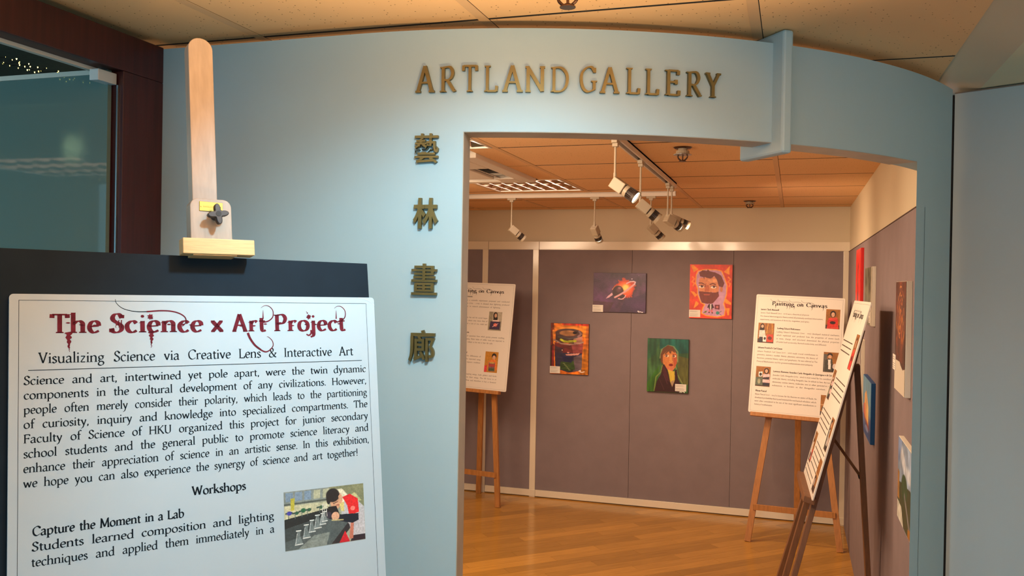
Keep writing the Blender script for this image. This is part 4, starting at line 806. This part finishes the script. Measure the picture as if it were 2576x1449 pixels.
# ---------------------------------------------------------------- easels with boards inside the gallery
def minipic(kind):
    p = Pic(44, 64, (150, 96, 40)); p.noise(4, 5, .12); p.poly([(0, .8), (1, .8), (1, 1), (0, 1)], (70, 50, 40))
    hair, skin = (34, 24, 22), (206, 160, 130)
    if kind == 0:  # bob hair, holding a red canvas
        p.ell(.5, .24, .2, .17, hair); p.ell(.5, .27, .13, .12, skin); p.poly([(.2, .45), (.8, .40), (.95, 1), (.1, 1)], (206, 70, 56)); p.poly([(.12, .56), (.88, .50), (.85, .9), (.15, .95)], (204, 44, 36)); p.ell(.5, .68, .2, .08, (50, 20, 24))
    elif kind == 1:
        p.ell(.25, .18, .13, .16, hair); p.poly([(.12, .2), (.38, .2), (.4, .45), (.1, .45)], hair); p.ell(.26, .17, .08, .08, skin); p.poly([(.08, .38), (.42, .36), (.5, .7), (.08, .75)], (214, 206, 198)); p.poly([(.1, .7), (.32, .7), (.3, 1), (.12, 1)], (40, 40, 56)); p.line([(.6, 0), (.55, .5)], .05, (200, 140, 60)); p.line([(.85, 0), (.9, .5)], .05, (200, 140, 60)); p.poly([(.34, .65), (.55, .65), (.55, .95), (.34, .95)], (224, 220, 212)); p.ell(.45, .78, .07, .07, (50, 46, 50)); p.poly([(.58, .58), (.95, .55), (.97, .95), (.58, .95)], (206, 66, 48)); p.ell(.76, .75, .13, .09, (100, 40, 34))
    elif kind == 2:
        p.poly([(0, .1), (.25, .1), (.25, 1), (0, 1)], (90, 84, 76)); p.ell(.42, .14, .17, .1, hair); p.ell(.42, .22, .12, .09, skin); p.poly([(.1, .42), (.35, .3), (.6, .35), (.62, .95), (.1, 1)], (66, 64, 56)); p.poly([(.3, .38), (.48, .36), (.5, .85), (.35, .85)], (226, 220, 214)); p.poly([(.55, .6), (.95, .55), (1, .9), (.6, .95)], (30, 26, 28)); p.ell(.76, .7, .15, .14, (214, 196, 186))
    elif kind == 3:
        p.ell(.72, .22, .17, .15, hair); p.ell(.72, .22, .1, .1, skin); p.poly([(.5, .38), (.95, .36), (1, .8), (.5, .8)], (232, 190, 190)); p.poly([(.5, .55), (.95, .5), (.95, .65), (.5, .65)], (50, 40, 46)); p.poly([(.2, .28), (.46, .26), (.46, .5), (.2, .52)], (226, 226, 226)); p.ell(.33, .4, .09, .08, (40, 40, 40)); p.poly([(.02, .55), (.5, .53), (.5, .95), (.02, .95)], (90, 100, 84)); p.ell(.25, .75, .1, .13, (160, 160, 130)); p.poly([(.52, .8), (.95, .8), (.95, .95), (.52, .95)], (30, 30, 50))
    elif kind == 4:
        p.ell(.35, .68, .25, .18, (40, 32, 30)); p.ell(.3, .72, .12, .12, (220, 200, 190)); p.poly([(0, .45), (1, .45), (1, .5), (0, .5)], (196, 150, 100))
    elif kind == 5:  # long hair, ringed planet canvas
        p.a[:, :, :] = np.array((150, 142, 120))/255; p.poly([(.3, 0), (1, 0), (1, .5), (.3, .5)], (180, 170, 150)); p.ell(.5, .2, .17, .18, hair); p.poly([(.34, .2), (.66, .2), (.7, .45), (.36, .45)], hair); p.ell(.52, .2, .1, .11, skin); p.poly([(.3, .45), (.8, .42), (.85, .55), (.3, .55)], (226, 196, 190)); p.poly([(.15, .52), (.93, .52), (.93, .95), (.1, .95)], (60, 44, 76)); p.ell(.55, .7, .15, .09, (226, 110, 90)); p.line([(.35, .8), (.75, .62)], .04, (236, 190, 200))
    else:  # fringe, orange shirt, drum
        p.a[:, :, :] = np.array((190, 130, 40))/255; p.ell(.68, .2, .18, .13, hair); p.ell(.68, .27, .12, .1, skin); p.poly([(.25, .5), (.5, .38), (.85, .38), (1, .85), (.3, .9)], (222, 120, 50)); p.poly([(.32, .5), (.8, .5), (.8, .95), (.32, .95)], (120, 90, 90)); p.ell(.56, .53, .22, .04, (196, 160, 80)); p.poly([(.34, .6), (.78, .6), (.78, .72), (.34, .72)], (170, 60, 60)); p.poly([(.34, .8), (.78, .8), (.78, .92), (.34, .92)], (70, 90, 60)); p.poly([(0, .7), (.2, .65), (.2, 1), (0, 1)], (214, 60, 70))
    p.noise(20, 30, .1); return p
def board_text(items, title=(.112, .482, -.074)):
    big, head, body = [], [], []
    text(big, 'Painting', title[0], title[0]+(title[1]-title[0])*.405, title[2], .027, thick=1.8, thin=.55, ang=10, n=3, slab=.8, track=.6)
    text(big, 'on', title[0]+(title[1]-title[0])*.455, title[0]+(title[1]-title[0])*.575, title[2], .027, thick=1.8, thin=.55, ang=10, n=3, slab=.8, track=.6)
    text(big, 'Canvas', title[0]+(title[1]-title[0])*.62, title[1], title[2], .027, thick=1.8, thin=.55, ang=10, n=3, slab=.8, track=.6)
    W_ = title[1]-title[0]; x0 = title[0]; b = title[2]
    for (x, y) in ((.06, 0), (.27, 0), (.32, 0), (.40, 0), (.72, 0), (.92, 0)):
        xx = x0+x*W_; stroke_poly(big, [(xx, b+.003), (xx+.003, b-.010), (xx-.001, b-.024)], lambda t: .0042*(1-t)+.0006, 4)
    for x in (.0, .13, .34, .56):
        xx = x0+x*W_-.012; stroke_poly(big, [(xx, b+.046), (xx+.004, b+.036), (xx+.022, b+.028), (xx+.05, b+.0305), (xx+.078, b+.026), (xx+.088, b+.014), (xx+.080, b+.004)], lambda t: .0012+.0012*t, 6)
    for (hx, hy, hw, htxt, lines) in items:
        if htxt: text(head, htxt, hx, hx+hw, hy, .0115, thick=2.0, thin=.8, n=1, slab=.5)
        for (a, bb_, y, s) in lines: text(body, s, a, bb_, y, .0105, thick=1.25, thin=.6, n=1, slab=.4)
    rects(head, [(.012, -.0125, .582, -.0118), (.012, -.829, .582, -.8283), (.012, -.829, .0127, -.0118), (.5813, -.829, .582, -.0118)])
    return big, head, body
A_ = -.001
def L(x0, x1, y0, pitch, rows_, last=None):
    out = []
    for i, s in enumerate(rows_): out.append((x0, (last if (last and i == len(rows_)-1) else x1), y0-pitch*i, s))
    return out
items2 = [(.037, -.113, .124, 'James Clark Maxwell', [(.037, .366, -.137, 'James Clark Maxwell (1831 - 1879) was a theoretical physicist.'), (.037, .458, -.161, 'His classical electromagnetic theory united all previously unrelated observations,'), (.037, .369, -.185, 'experiments, and equations of electricity, magnetism, and optics.')]),
 (.157, -.243, .155, 'Ludwig Eduard Boltzmann', L(.155, .570, -.268, .024, ['Ludwig Eduard Boltzmann (1844 - 1906) developed statistical mechanics,', 'which explained and predicted how the properties of atoms (such', 'as mass, charge, and structure) determined the physical properties', 'of matter (such as viscosity, thermal conductivity, and diffusion).'], .49)),
 (.035, -.388, .165, 'Johann Friedrich Carl Gauss', L(.033, .437, -.414, .024, ['Johann Friedrich Carl Gauss (1777 - 1855) made crucial contributions to', 'geometry, statistics, number theory, planetary astronomy, the theory of', 'functions, potential theory, optics and geophysics. He was referred as The', 'Prince of Mathematics and the greatest mathematician since antiquity.'], .41)),
 (.150, -.549, .410, 'Lorenzo Romano Amedeo Carlo Avogadro di Quaregna e di Cerreto', L(.148, .565, -.575, .024, ['Amedeo Carlo Avogadro (1776 - 1856) is most noted for his contributions to', 'molecular theory, including Avogadro law. In tribute to him, the number of', 'elementary entities (atoms, molecules, ions or other particles) in 1 mole of', 'substance, is known as the Avogadro constant.'], .50)),
 (.040, -.693, .074, 'Blaise Pascal', L(.038, .445, -.717, .0235, ['Blaise Pascal (1623 - 1662) is known for his theories on statics of fluids. He', 'developed probability theory and invented the mechanical calculator, which', 'were often considered to be one of the most significant contributions in', 'history of mathematics.'], .16))]
ph2 = [(.475, -.082, .092, .138, 0), (.028, -.206, .109, .142, 1), (.475, -.383, .098, .138, 2), (.034, -.516, .098, .140, 3), (.472, -.680, .096, .138, 4)]
items1 = [(.10, -.118, .12, 'Kite experiment', L(.03, .555, -.147, .0245, ['Kite experiment was a scientific experiment proposed and conducted', 'by Benjamin Franklin (1706 - 1790). It showed that lightning produced', 'electricity was similar to natural phenomenon of lightning.'], .48)),
 (.03, -.255, .10, 'Saturn', L(.03, .375, -.285, .0245, ['is the sixth planet from the Sun and the second largest.', 'with an average radius about nine times that of', 'Earth, probably composed of a core of iron, nickel and'])),
 (.10, -.405, .12, 'Black hole', L(.03, .540, -.432, .0245, ['A black hole is a region of spacetime from which gravity prevents anything,', 'including light, from escaping. Black holes of stellar mass are expected to', 'form when very massive stars collapse at the end of their life cycle.'], .44)),
 (.10, -.565, .12, 'Fraction of crude oil', L(.03, .345, -.59, .0245, ['chemical compounds by the differences of', 'fractions in crude oil can be separated using', 'heat is evaporated and its vapours condense', 'in a fractionating column.'], .17)),
 (.05, -.705, .16, 'Flapping in birds glides', L(.03, .50, -.733, .0245, ['Gliding or flying without flapping wings, both gliders and birds', 'extract a forward force from their wings. The lift force is at', 'the right angle to the air flow and therefore it has a forward'], .50))]
ph1 = [(.385, -.225, .115, .148, 5), (.385, -.54, .115, .162, 6)]
def smear(x0, x1, y, out):
    x = x0
    while x < x1:
        wd = random.uniform(.006, .022); out.append([(x, y), (min(x+wd, x1), y), (min(x+wd, x1), y+.005), (x, y+.005)]); x += wd+.004
def gallery_easel(TLc, yw, tilt, rz, feet_l, feet_r, foot_b, label_e, label_p, items, photos, mwood, cross_z, seedtext=None, title=(.112, .482, -.074), drop=.10):
    X = V((math.cos(yw), math.sin(yw), 0)); N0 = X.cross(V((0, 0, 1))); U = V((0, 0, 1))*math.cos(tilt)-N0*math.sin(tilt)
    X, U = X*math.cos(rz)+U*math.sin(rz), U*math.cos(rz)-X*math.sin(rz); N = X.cross(U)
    O = V(TLc)
    W_, H_ = .594, .841; b0 = O-U*H_
    pt = thing('poster_board', b0+X*W_/2, label_p, 'poster')
    pts = []; r = .010
    for (cx, cy, a0) in ((W_-r, -r, 0), (r, -r, 90), (r, -H_+r, 180), (W_-r, -H_+r, 270)):
        pts += [O+X*(cx+r*math.cos(R(a0+30*i)))+U*(cy+r*math.sin(R(a0+30*i)))-N*.005 for i in range(4)]
    obj('foam_board', MB().prism(pts, N*.005), m_paper2, pt)
    big, head, body = board_text(items, title)
    if seedtext:
        for (a, bb_, y) in seedtext: smear(a, bb_, y, body)
    obj('printed_title', lay(big, O, X, U, N, .0004), m_ink2, pt, label='dark dripping title lettering')
    obj('printed_headings', lay(head, O, X, U, N, .0004), m_ink2, pt)
    tx = obj('printed_text', lay(body, O, X, U, N, .0004), m_grayink, pt)
    if seedtext: tx['kind'] = 'stuff'
    for (a, b_, pw, ph, kd) in photos: picture('printed_photo', minipic(kd), O+X*a+U*b_, X, U, N, pw, ph, m_photo, pt, .0006)
    # easel
    es = thing('display_easel', V(((feet_l[0]+feet_r[0]+foot_b[0])/3, (feet_l[1]+feet_r[1]+foot_b[1])/3, 0)), label_e, 'easel')
    back = -N*.022
    apex = O+X*W_*.5-U*drop+back
    lw = .021
    lo, ro = O+X*W_*.36-U*.12+back, O+X*W_*.64-U*.12+back
    obj('leg', MB().bar(V(feet_l), lo, X, lw, .011), mwood, es, bevel=.0015)
    obj('leg', MB().bar(V(feet_r), ro, X, lw, .011), mwood, es, bevel=.0015)
    obj('leg', MB().bar(V(foot_b), apex-N*.03, X, lw, .011), mwood, es, bevel=.0015)
    mid = (V(feet_l)+V(feet_r))/2; tt = (b0.z-.0)
    t_ = .33/ max(.1, lo.z); m0 = mid.lerp((lo+ro)/2, .30)
    cz = cross_z
    def at(a, b_, z): return a.lerp(b_, (z-a.z)/(b_.z-a.z))
    A, B = at(V(feet_l), lo, cz), at(V(feet_r), ro, cz)
    obj('crossbar', MB().bar(A-N*.001+N*.016, B-N*.001+N*.016, (0, 0, 1), .020, .007), mwood, es, bevel=.0015)
    obj('ledge', MB().obox(b0+X*W_*.47-U*.012-N*.002+N*.006, X, U, N, .262, .0135, .024), mwood, es, bevel=.002)
    A, B = at(V(feet_l), lo, b0.z+.25), at(V(feet_r), ro, b0.z+.25)
    obj('upper_crossbar', MB().bar(A, B, (0, 0, 1), .02, .010), mwood, es, bevel=.0015)
    return es, X, U, N, O, b0
gallery_easel((-.2545, 6.5236, ZC-.0484), R(-3.2494), R(12.888), R(-1.7113), (-.276, 6.28, .002), (.323, 6.24, .002), (.05, 6.89, .002),
    'worn wooden display easel against the back wall near the right corner', 'white text board on the easel near the right corner, facing the opening', items2, ph2, m_woodd, .235)
gallery_easel((-2.6598, 6.6385, ZC+.004), R(-8.6836), R(7.1954), R(-1.0875), (-2.745, 6.60, .002), (-2.176, 6.507, .002), (-2.475, 6.89, .002),
    'paint-spotted wooden display easel half hidden by the left edge of the opening', 'white text board half hidden by the left edge of the opening', items1, ph1, m_woodd, .25, title=(.085, .50, -.078))
sm3 = []
for (x0, x1, y0, n_) in ((.03, .40, -.19, 3), (.17, .56, -.36, 4), (.03, .42, -.52, 4), (.17, .56, -.66, 5), (.03, .4, -.79, 2)):
    for k in range(n_): sm3.append((x0, x1, y0-.024*k))
items3 = []
ph3 = [(.46, -.14, .10, .15, 0), (.03, -.33, .10, .14, 3), (.46, -.50, .10, .14, 2), (.03, -.63, .10, .14, 1), (.46, -.68, .10, .14, 4)]
es3, X3, U3, N3, O3, b3 = gallery_easel((.2688, 4.3821, ZC-.053), R(-87.4697), R(14.49), R(.139), (-.145, 4.40, .002), (-.115, 3.80, .002), (.368, 4.22, .002),
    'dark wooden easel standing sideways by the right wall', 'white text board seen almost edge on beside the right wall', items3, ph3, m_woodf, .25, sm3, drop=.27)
m3 = b3+X3*.30-N3*.02
f3 = V((-.13, 4.10, .002))
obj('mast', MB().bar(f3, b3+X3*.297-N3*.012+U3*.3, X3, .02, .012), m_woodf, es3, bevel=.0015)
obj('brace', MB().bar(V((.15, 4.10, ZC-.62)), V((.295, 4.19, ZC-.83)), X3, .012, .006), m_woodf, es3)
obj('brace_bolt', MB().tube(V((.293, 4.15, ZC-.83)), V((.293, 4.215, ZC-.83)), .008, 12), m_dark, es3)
# paint spots on the left easel's legs
le = [o for o in bpy.data.objects if o.name.startswith('display_easel')]

# ---------------------------------------------------------------- tracks and spotlights
def track(a, b, label):
    mb = MB(); a, b = V(a), V(b); d = (b-a).normalized(); s = V((-d.y, d.x, 0)); L_ = (b-a).length
    c = (a+b)/2
    for k in (-1, 1): mb.obox(c+s*.0135*k, d, s, (0, 0, 1), L_/2, .004, .015)
    mb.obox(c+V((0, 0, .011)), d, s, (0, 0, 1), L_/2, .0175, .004)
    o = obj('light_track', mb, m_white); ORIG[o.name] = ORIG[o.name]; tag(o, label, 'track')
    mb = MB().obox(c+V((0, 0, .006)), d, s, (0, 0, 1), L_/2-.002, .0095, .002); obj('contact_strip', mb, m_lampd, o)
    return o
track((-.690, 2.45, ZC+.594), (-.690, 5.25, ZC+.594), 'white lighting track running away from the opening along the ceiling')
track((-3.1, 5.70, ZC+.594), (-.735, 5.70, ZC+.594), 'white lighting track running across the ceiling near the back wall')
SP = [((-.690, 3.47), .418, (.80, -.16, -.56), 'lit ceiling spotlight nearest the opening, its bright lens showing', 1),
      ((-.690, 4.08), .390, (.74, .22, -.62), 'second ceiling spotlight along the receding track, tilted right', 0),
      ((-.690, 5.01), .392, (.78, .34, -.44), 'left one of the spotlight pair at the far end of the receding track', 2),
      ((-.690, 5.17), .405, (.86, .40, -.36), 'right one of the spotlight pair at the far end of the receding track', 2),
      ((-.893, 5.70), .393, (.62, .44, -.66), 'rightmost spotlight on the cross track, tilted down right', 0),
      ((-1.265, 5.70), .385, (.18, .62, -.76), 'middle spotlight on the cross track, aimed down at the back wall', 0),
      ((-1.842, 5.70), .382, (.66, .42, -.60), 'leftmost spotlight on the cross track', 0)]
for (xy, zb, dr, lab, kd) in SP:
    x, y = xy; z1 = ZC+.580; zb = ZC+zb
    t = thing('spotlight', (x, y, z1), lab, 'spotlight', 'ceiling track spotlights')
    along = V((0, 1, 0)) if y < 5.3 else V((1, 0, 0)); sd = V((along.y, -along.x, 0))
    ad = MB().obox((x, y, z1-.006), along, sd, (0, 0, 1), .030, .0115, .009).obox((x, y, z1-.02), along, sd, (0, 0, 1), .013, .011, .008)
    obj('track_adapter', ad, m_lampg, t, bevel=.0015)
    obj('rod', MB().tube((x, y, z1-.024), (x, y, zb+.022), .0045, 12).tube((x, y, zb+.03), (x, y, zb-.008), .0062, 12), m_lampg, t)
    d = V(dr).normalized(); h0 = V((x, y, zb-.010)); side = d.cross(V((0, 0, 1))).normalized(); upv = side.cross(d)
    h0 = h0+side*.0-upv*.022*0
    if kd == 2 and abs(y-5.01) < .01: d = (V((.55, .6, -.42))).normalized(); side = d.cross(V((0, 0, 1))).normalized(); upv = side.cross(d)
    obj('driver_box', MB().obox(h0+d*.020, d, side, upv, .030, .0215, .0235), m_lampg, t, bevel=.003)
    obj('neck', MB().tube(h0+d*.048, h0+d*.056, .016, 16), m_lampd, t)
    ring = MB().tube(h0+d*.055, h0+d*.071, .0245, 20); obj('collar', ring, m_lampg, t, bevel=.001)
    fins = MB().tube(h0+d*.070, h0+d*.100, .0185, 16)
    for k in range(18):
        a = 2*math.pi*k/18; v = side*math.cos(a)+upv*math.sin(a); fins.obox(h0+d*.086+v*.0215, d, v, d.cross(v), .0155, .0035, .0011)
    obj('heat_sink', fins, m_lampd, t)
    lipc = MB(); n = 24; lipc.tube(h0+d*.098, h0+d*.112, .0252, n, .027, caps=False); lipc.tube(h0+d*.098, h0+d*.111, .0232, n, .0250, caps=False)
    obj('lens_ring', lipc, m_lampg if kd != 1 else m_lampd, t)
    obj('lens', MB().tube(h0+d*.103, h0+d*.1045, .0235, n), m_lens, t)
    lo = light('spot_beam', 'SPOT', h0+d*.118, h0+d*1.2, 28 if kd != 1 else 24, WARM2, spot_size=R(110), spot_blend=1.0, shadow_soft_size=.022)

# recessed louvre lamps
def louvre(x0, x1, y0, y1, tube, label, z=CEIL, fl=1):
    t = thing('louvre_lamp', ((x0+x1)/2, (y0+y1)/2, z), label, 'ceiling light', 'recessed louvre lamps')
    fr = MB(); e = .012
    for a in ((x0, y0, x1, y0+e), (x0, y1-e, x1, y1), (x0, y0+e, x0+e, y1-e), (x1-e, y0+e, x1, y1-e)): fr.box((a[0], a[1], z-.002), (a[2], a[3], z+.07))
    obj('frame', fr, m_white, t)
    obj('diffuser', MB().box((x0+e, y0+e, z+.066), (x1-e, y1-e, z+.07)), tube, t)
    nx, ny = 7, 3; W_ = (x1-x0-2*e)/nx; H_ = (y1-y0-2*e)/ny
    bl = MB()
    for i in range(nx+1): bl.box((x0+e+i*W_-.0022, y0+e, z+.004), (x0+e+i*W_+.0022, y1-e, z+.05))
    obj('louvre_blades', bl, m_mirror, t)
    for j in range(1, ny+1):  # white and mirror triangles build in the louvre's bright and dark halves
        bl = MB(); b2 = MB(); yy = H_*j-(.034 if j == ny else .006)
        Y = lambda q: (y0+e+q) if fl > 0 else (y1-e-q)
        for i in range(nx):
            a, b = x0+e+i*W_+.002, x0+e+(i+1)*W_-.002; zt, zb_ = z+.027, z+.001
            tri = [(a, Y(yy), zt), (b, Y(yy+.012), zt), (b, Y(yy), zb_)]; bl.add(tri, [(0, 2, 1)])
            b2.add([(a, Y(yy), zt), (b, Y(yy), zb_), (a, Y(yy+.012), zb_)], [(0, 2, 1)])
        obj('bright_facet', bl, m_refl, t); obj('dark_facet', b2, m_mirror, t)
    return t
louvre(-1.884+.0, -1.284-.026, 4.958, 5.558, m_tube, 'lit square louvre lamp in the gallery ceiling beside the air vent')
louvre(-1.884, -1.284-.026, 3.142, 3.752, m_tube, 'louvre lamp just showing at the top left corner of the opening')
louvre(-4.15, -3.35, -.65, .02, m_tubec, 'cool louvre lamp seen only as a reflection in the glass door', ZC+.580, -1)
# air conditioning cassette
x0, x1, y0, y1 = -2.43, -1.438, 3.885, 4.90; z = CEIL
t = thing('air_cassette', ((x0+x1)/2, (y0+y1)/2, z), 'square white ceiling air conditioning unit with dark slots', 'air conditioner')
fr = MB(); s0, s1 = .075, .19
fr.box((x0, y0, z-.022), (x0+s0, y1, z+.03)); fr.box((x1-s0, y0, z-.022), (x1, y1, z+.03)); fr.box((x0+s0, y0, z-.022), (x1-s0, y0+s0, z+.03)); fr.box((x0+s0, y1-s0, z-.022), (x1-s0, y1, z+.03))
fr.box((x0+s1, y0+s1, z-.022), (x1-s1, y1-s1, z-.006))
for a in ((x0+s0, y0+s0), (x1-s1-.0, y0+s0), (x0+s0, y1-s1-.0), (x1-s1, y1-s1)): fr.box((a[0], a[1], z-.022), (a[0]+s1-s0, a[1]+s1-s0, z+.0))
fr.box((x1-s1, y0+s1+.0, z-.022), (x1-s0, y0+s1+.20, z+.0))
obj('panel', fr, m_white, t, bevel=.003)
obj('duct', MB().box((x0+.05, y0+.05, z+.028), (x1-.05, y1-.05, z+.06)), m_dark, t)
for a, b_ in ((x0, 1), (x1, -1)): obj('flap', MB().obox((a+b_*.165, (y0+y1)/2+.1, z-.012), (0, 1, 0), V((1, 0, .5*b_)).normalized(), V((-.5*b_, 0, 1)).normalized(), .26, .012, .002), m_white, t)

def sprinkler(x, y, zb, label, pend=True, k=1.0):
    t = thing('sprinkler', (x, y, CEIL), label, 'sprinkler', 'ceiling sprinklers')
    H_ = CEIL-zb
    obj('escutcheon', MB().tube((x, y, CEIL-.001), (x, y, CEIL-.006), .040*k, 24, .034*k), m_bronze, t)
    obj('body', MB().tube((x, y, CEIL-.006), (x, y, CEIL-H_*.42), .020*k, 18).tube((x, y, CEIL-H_*.25), (x, y, CEIL-H_*.45), .028*k, 18, .030*k), m_lampg, t)
    arms = MB()
    for s in (-1, 1):
        pr = None
        for i in range(7):
            q = i/6; p_ = V((x+s*k*.021*math.sin(math.pi*(.18+q*.72)), y, CEIL-H_*(.42+.52*q)))
            if pr is not None: arms.tube(pr, p_, .0034*k, 8)
            pr = p_
    arms.tube((x, y, CEIL-H_*.45), (x, y, zb+.003), .0032*k, 8)
    obj('frame_arms', arms, m_bronze, t)
    obj('deflector', MB().tube((x, y, zb+.002), (x, y, zb), .017*k, 14).tube((x, y, zb+.007), (x, y, zb+.002), .008*k, 12, .012*k), m_bronze, t)
    if pend: obj('cover_ring', MB().tube((x, y, CEIL-H_*.50), (x, y, CEIL-H_*.53), .040*k, 24), m_steel, t)
sprinkler(-.4434, 1.7147, ZC+.5555, 'sprinkler hanging over the brass sign at the top edge', False, .95)
sprinkler(-.4768, 3.9032, ZC+.5470, 'sprinkler with a metal ring beside the receding light track')
sprinkler(-.3093, 6.42, ZC+.5600, 'small sprinkler near the back wall', False, 1.1)
# floor lead / bag outside view omitted
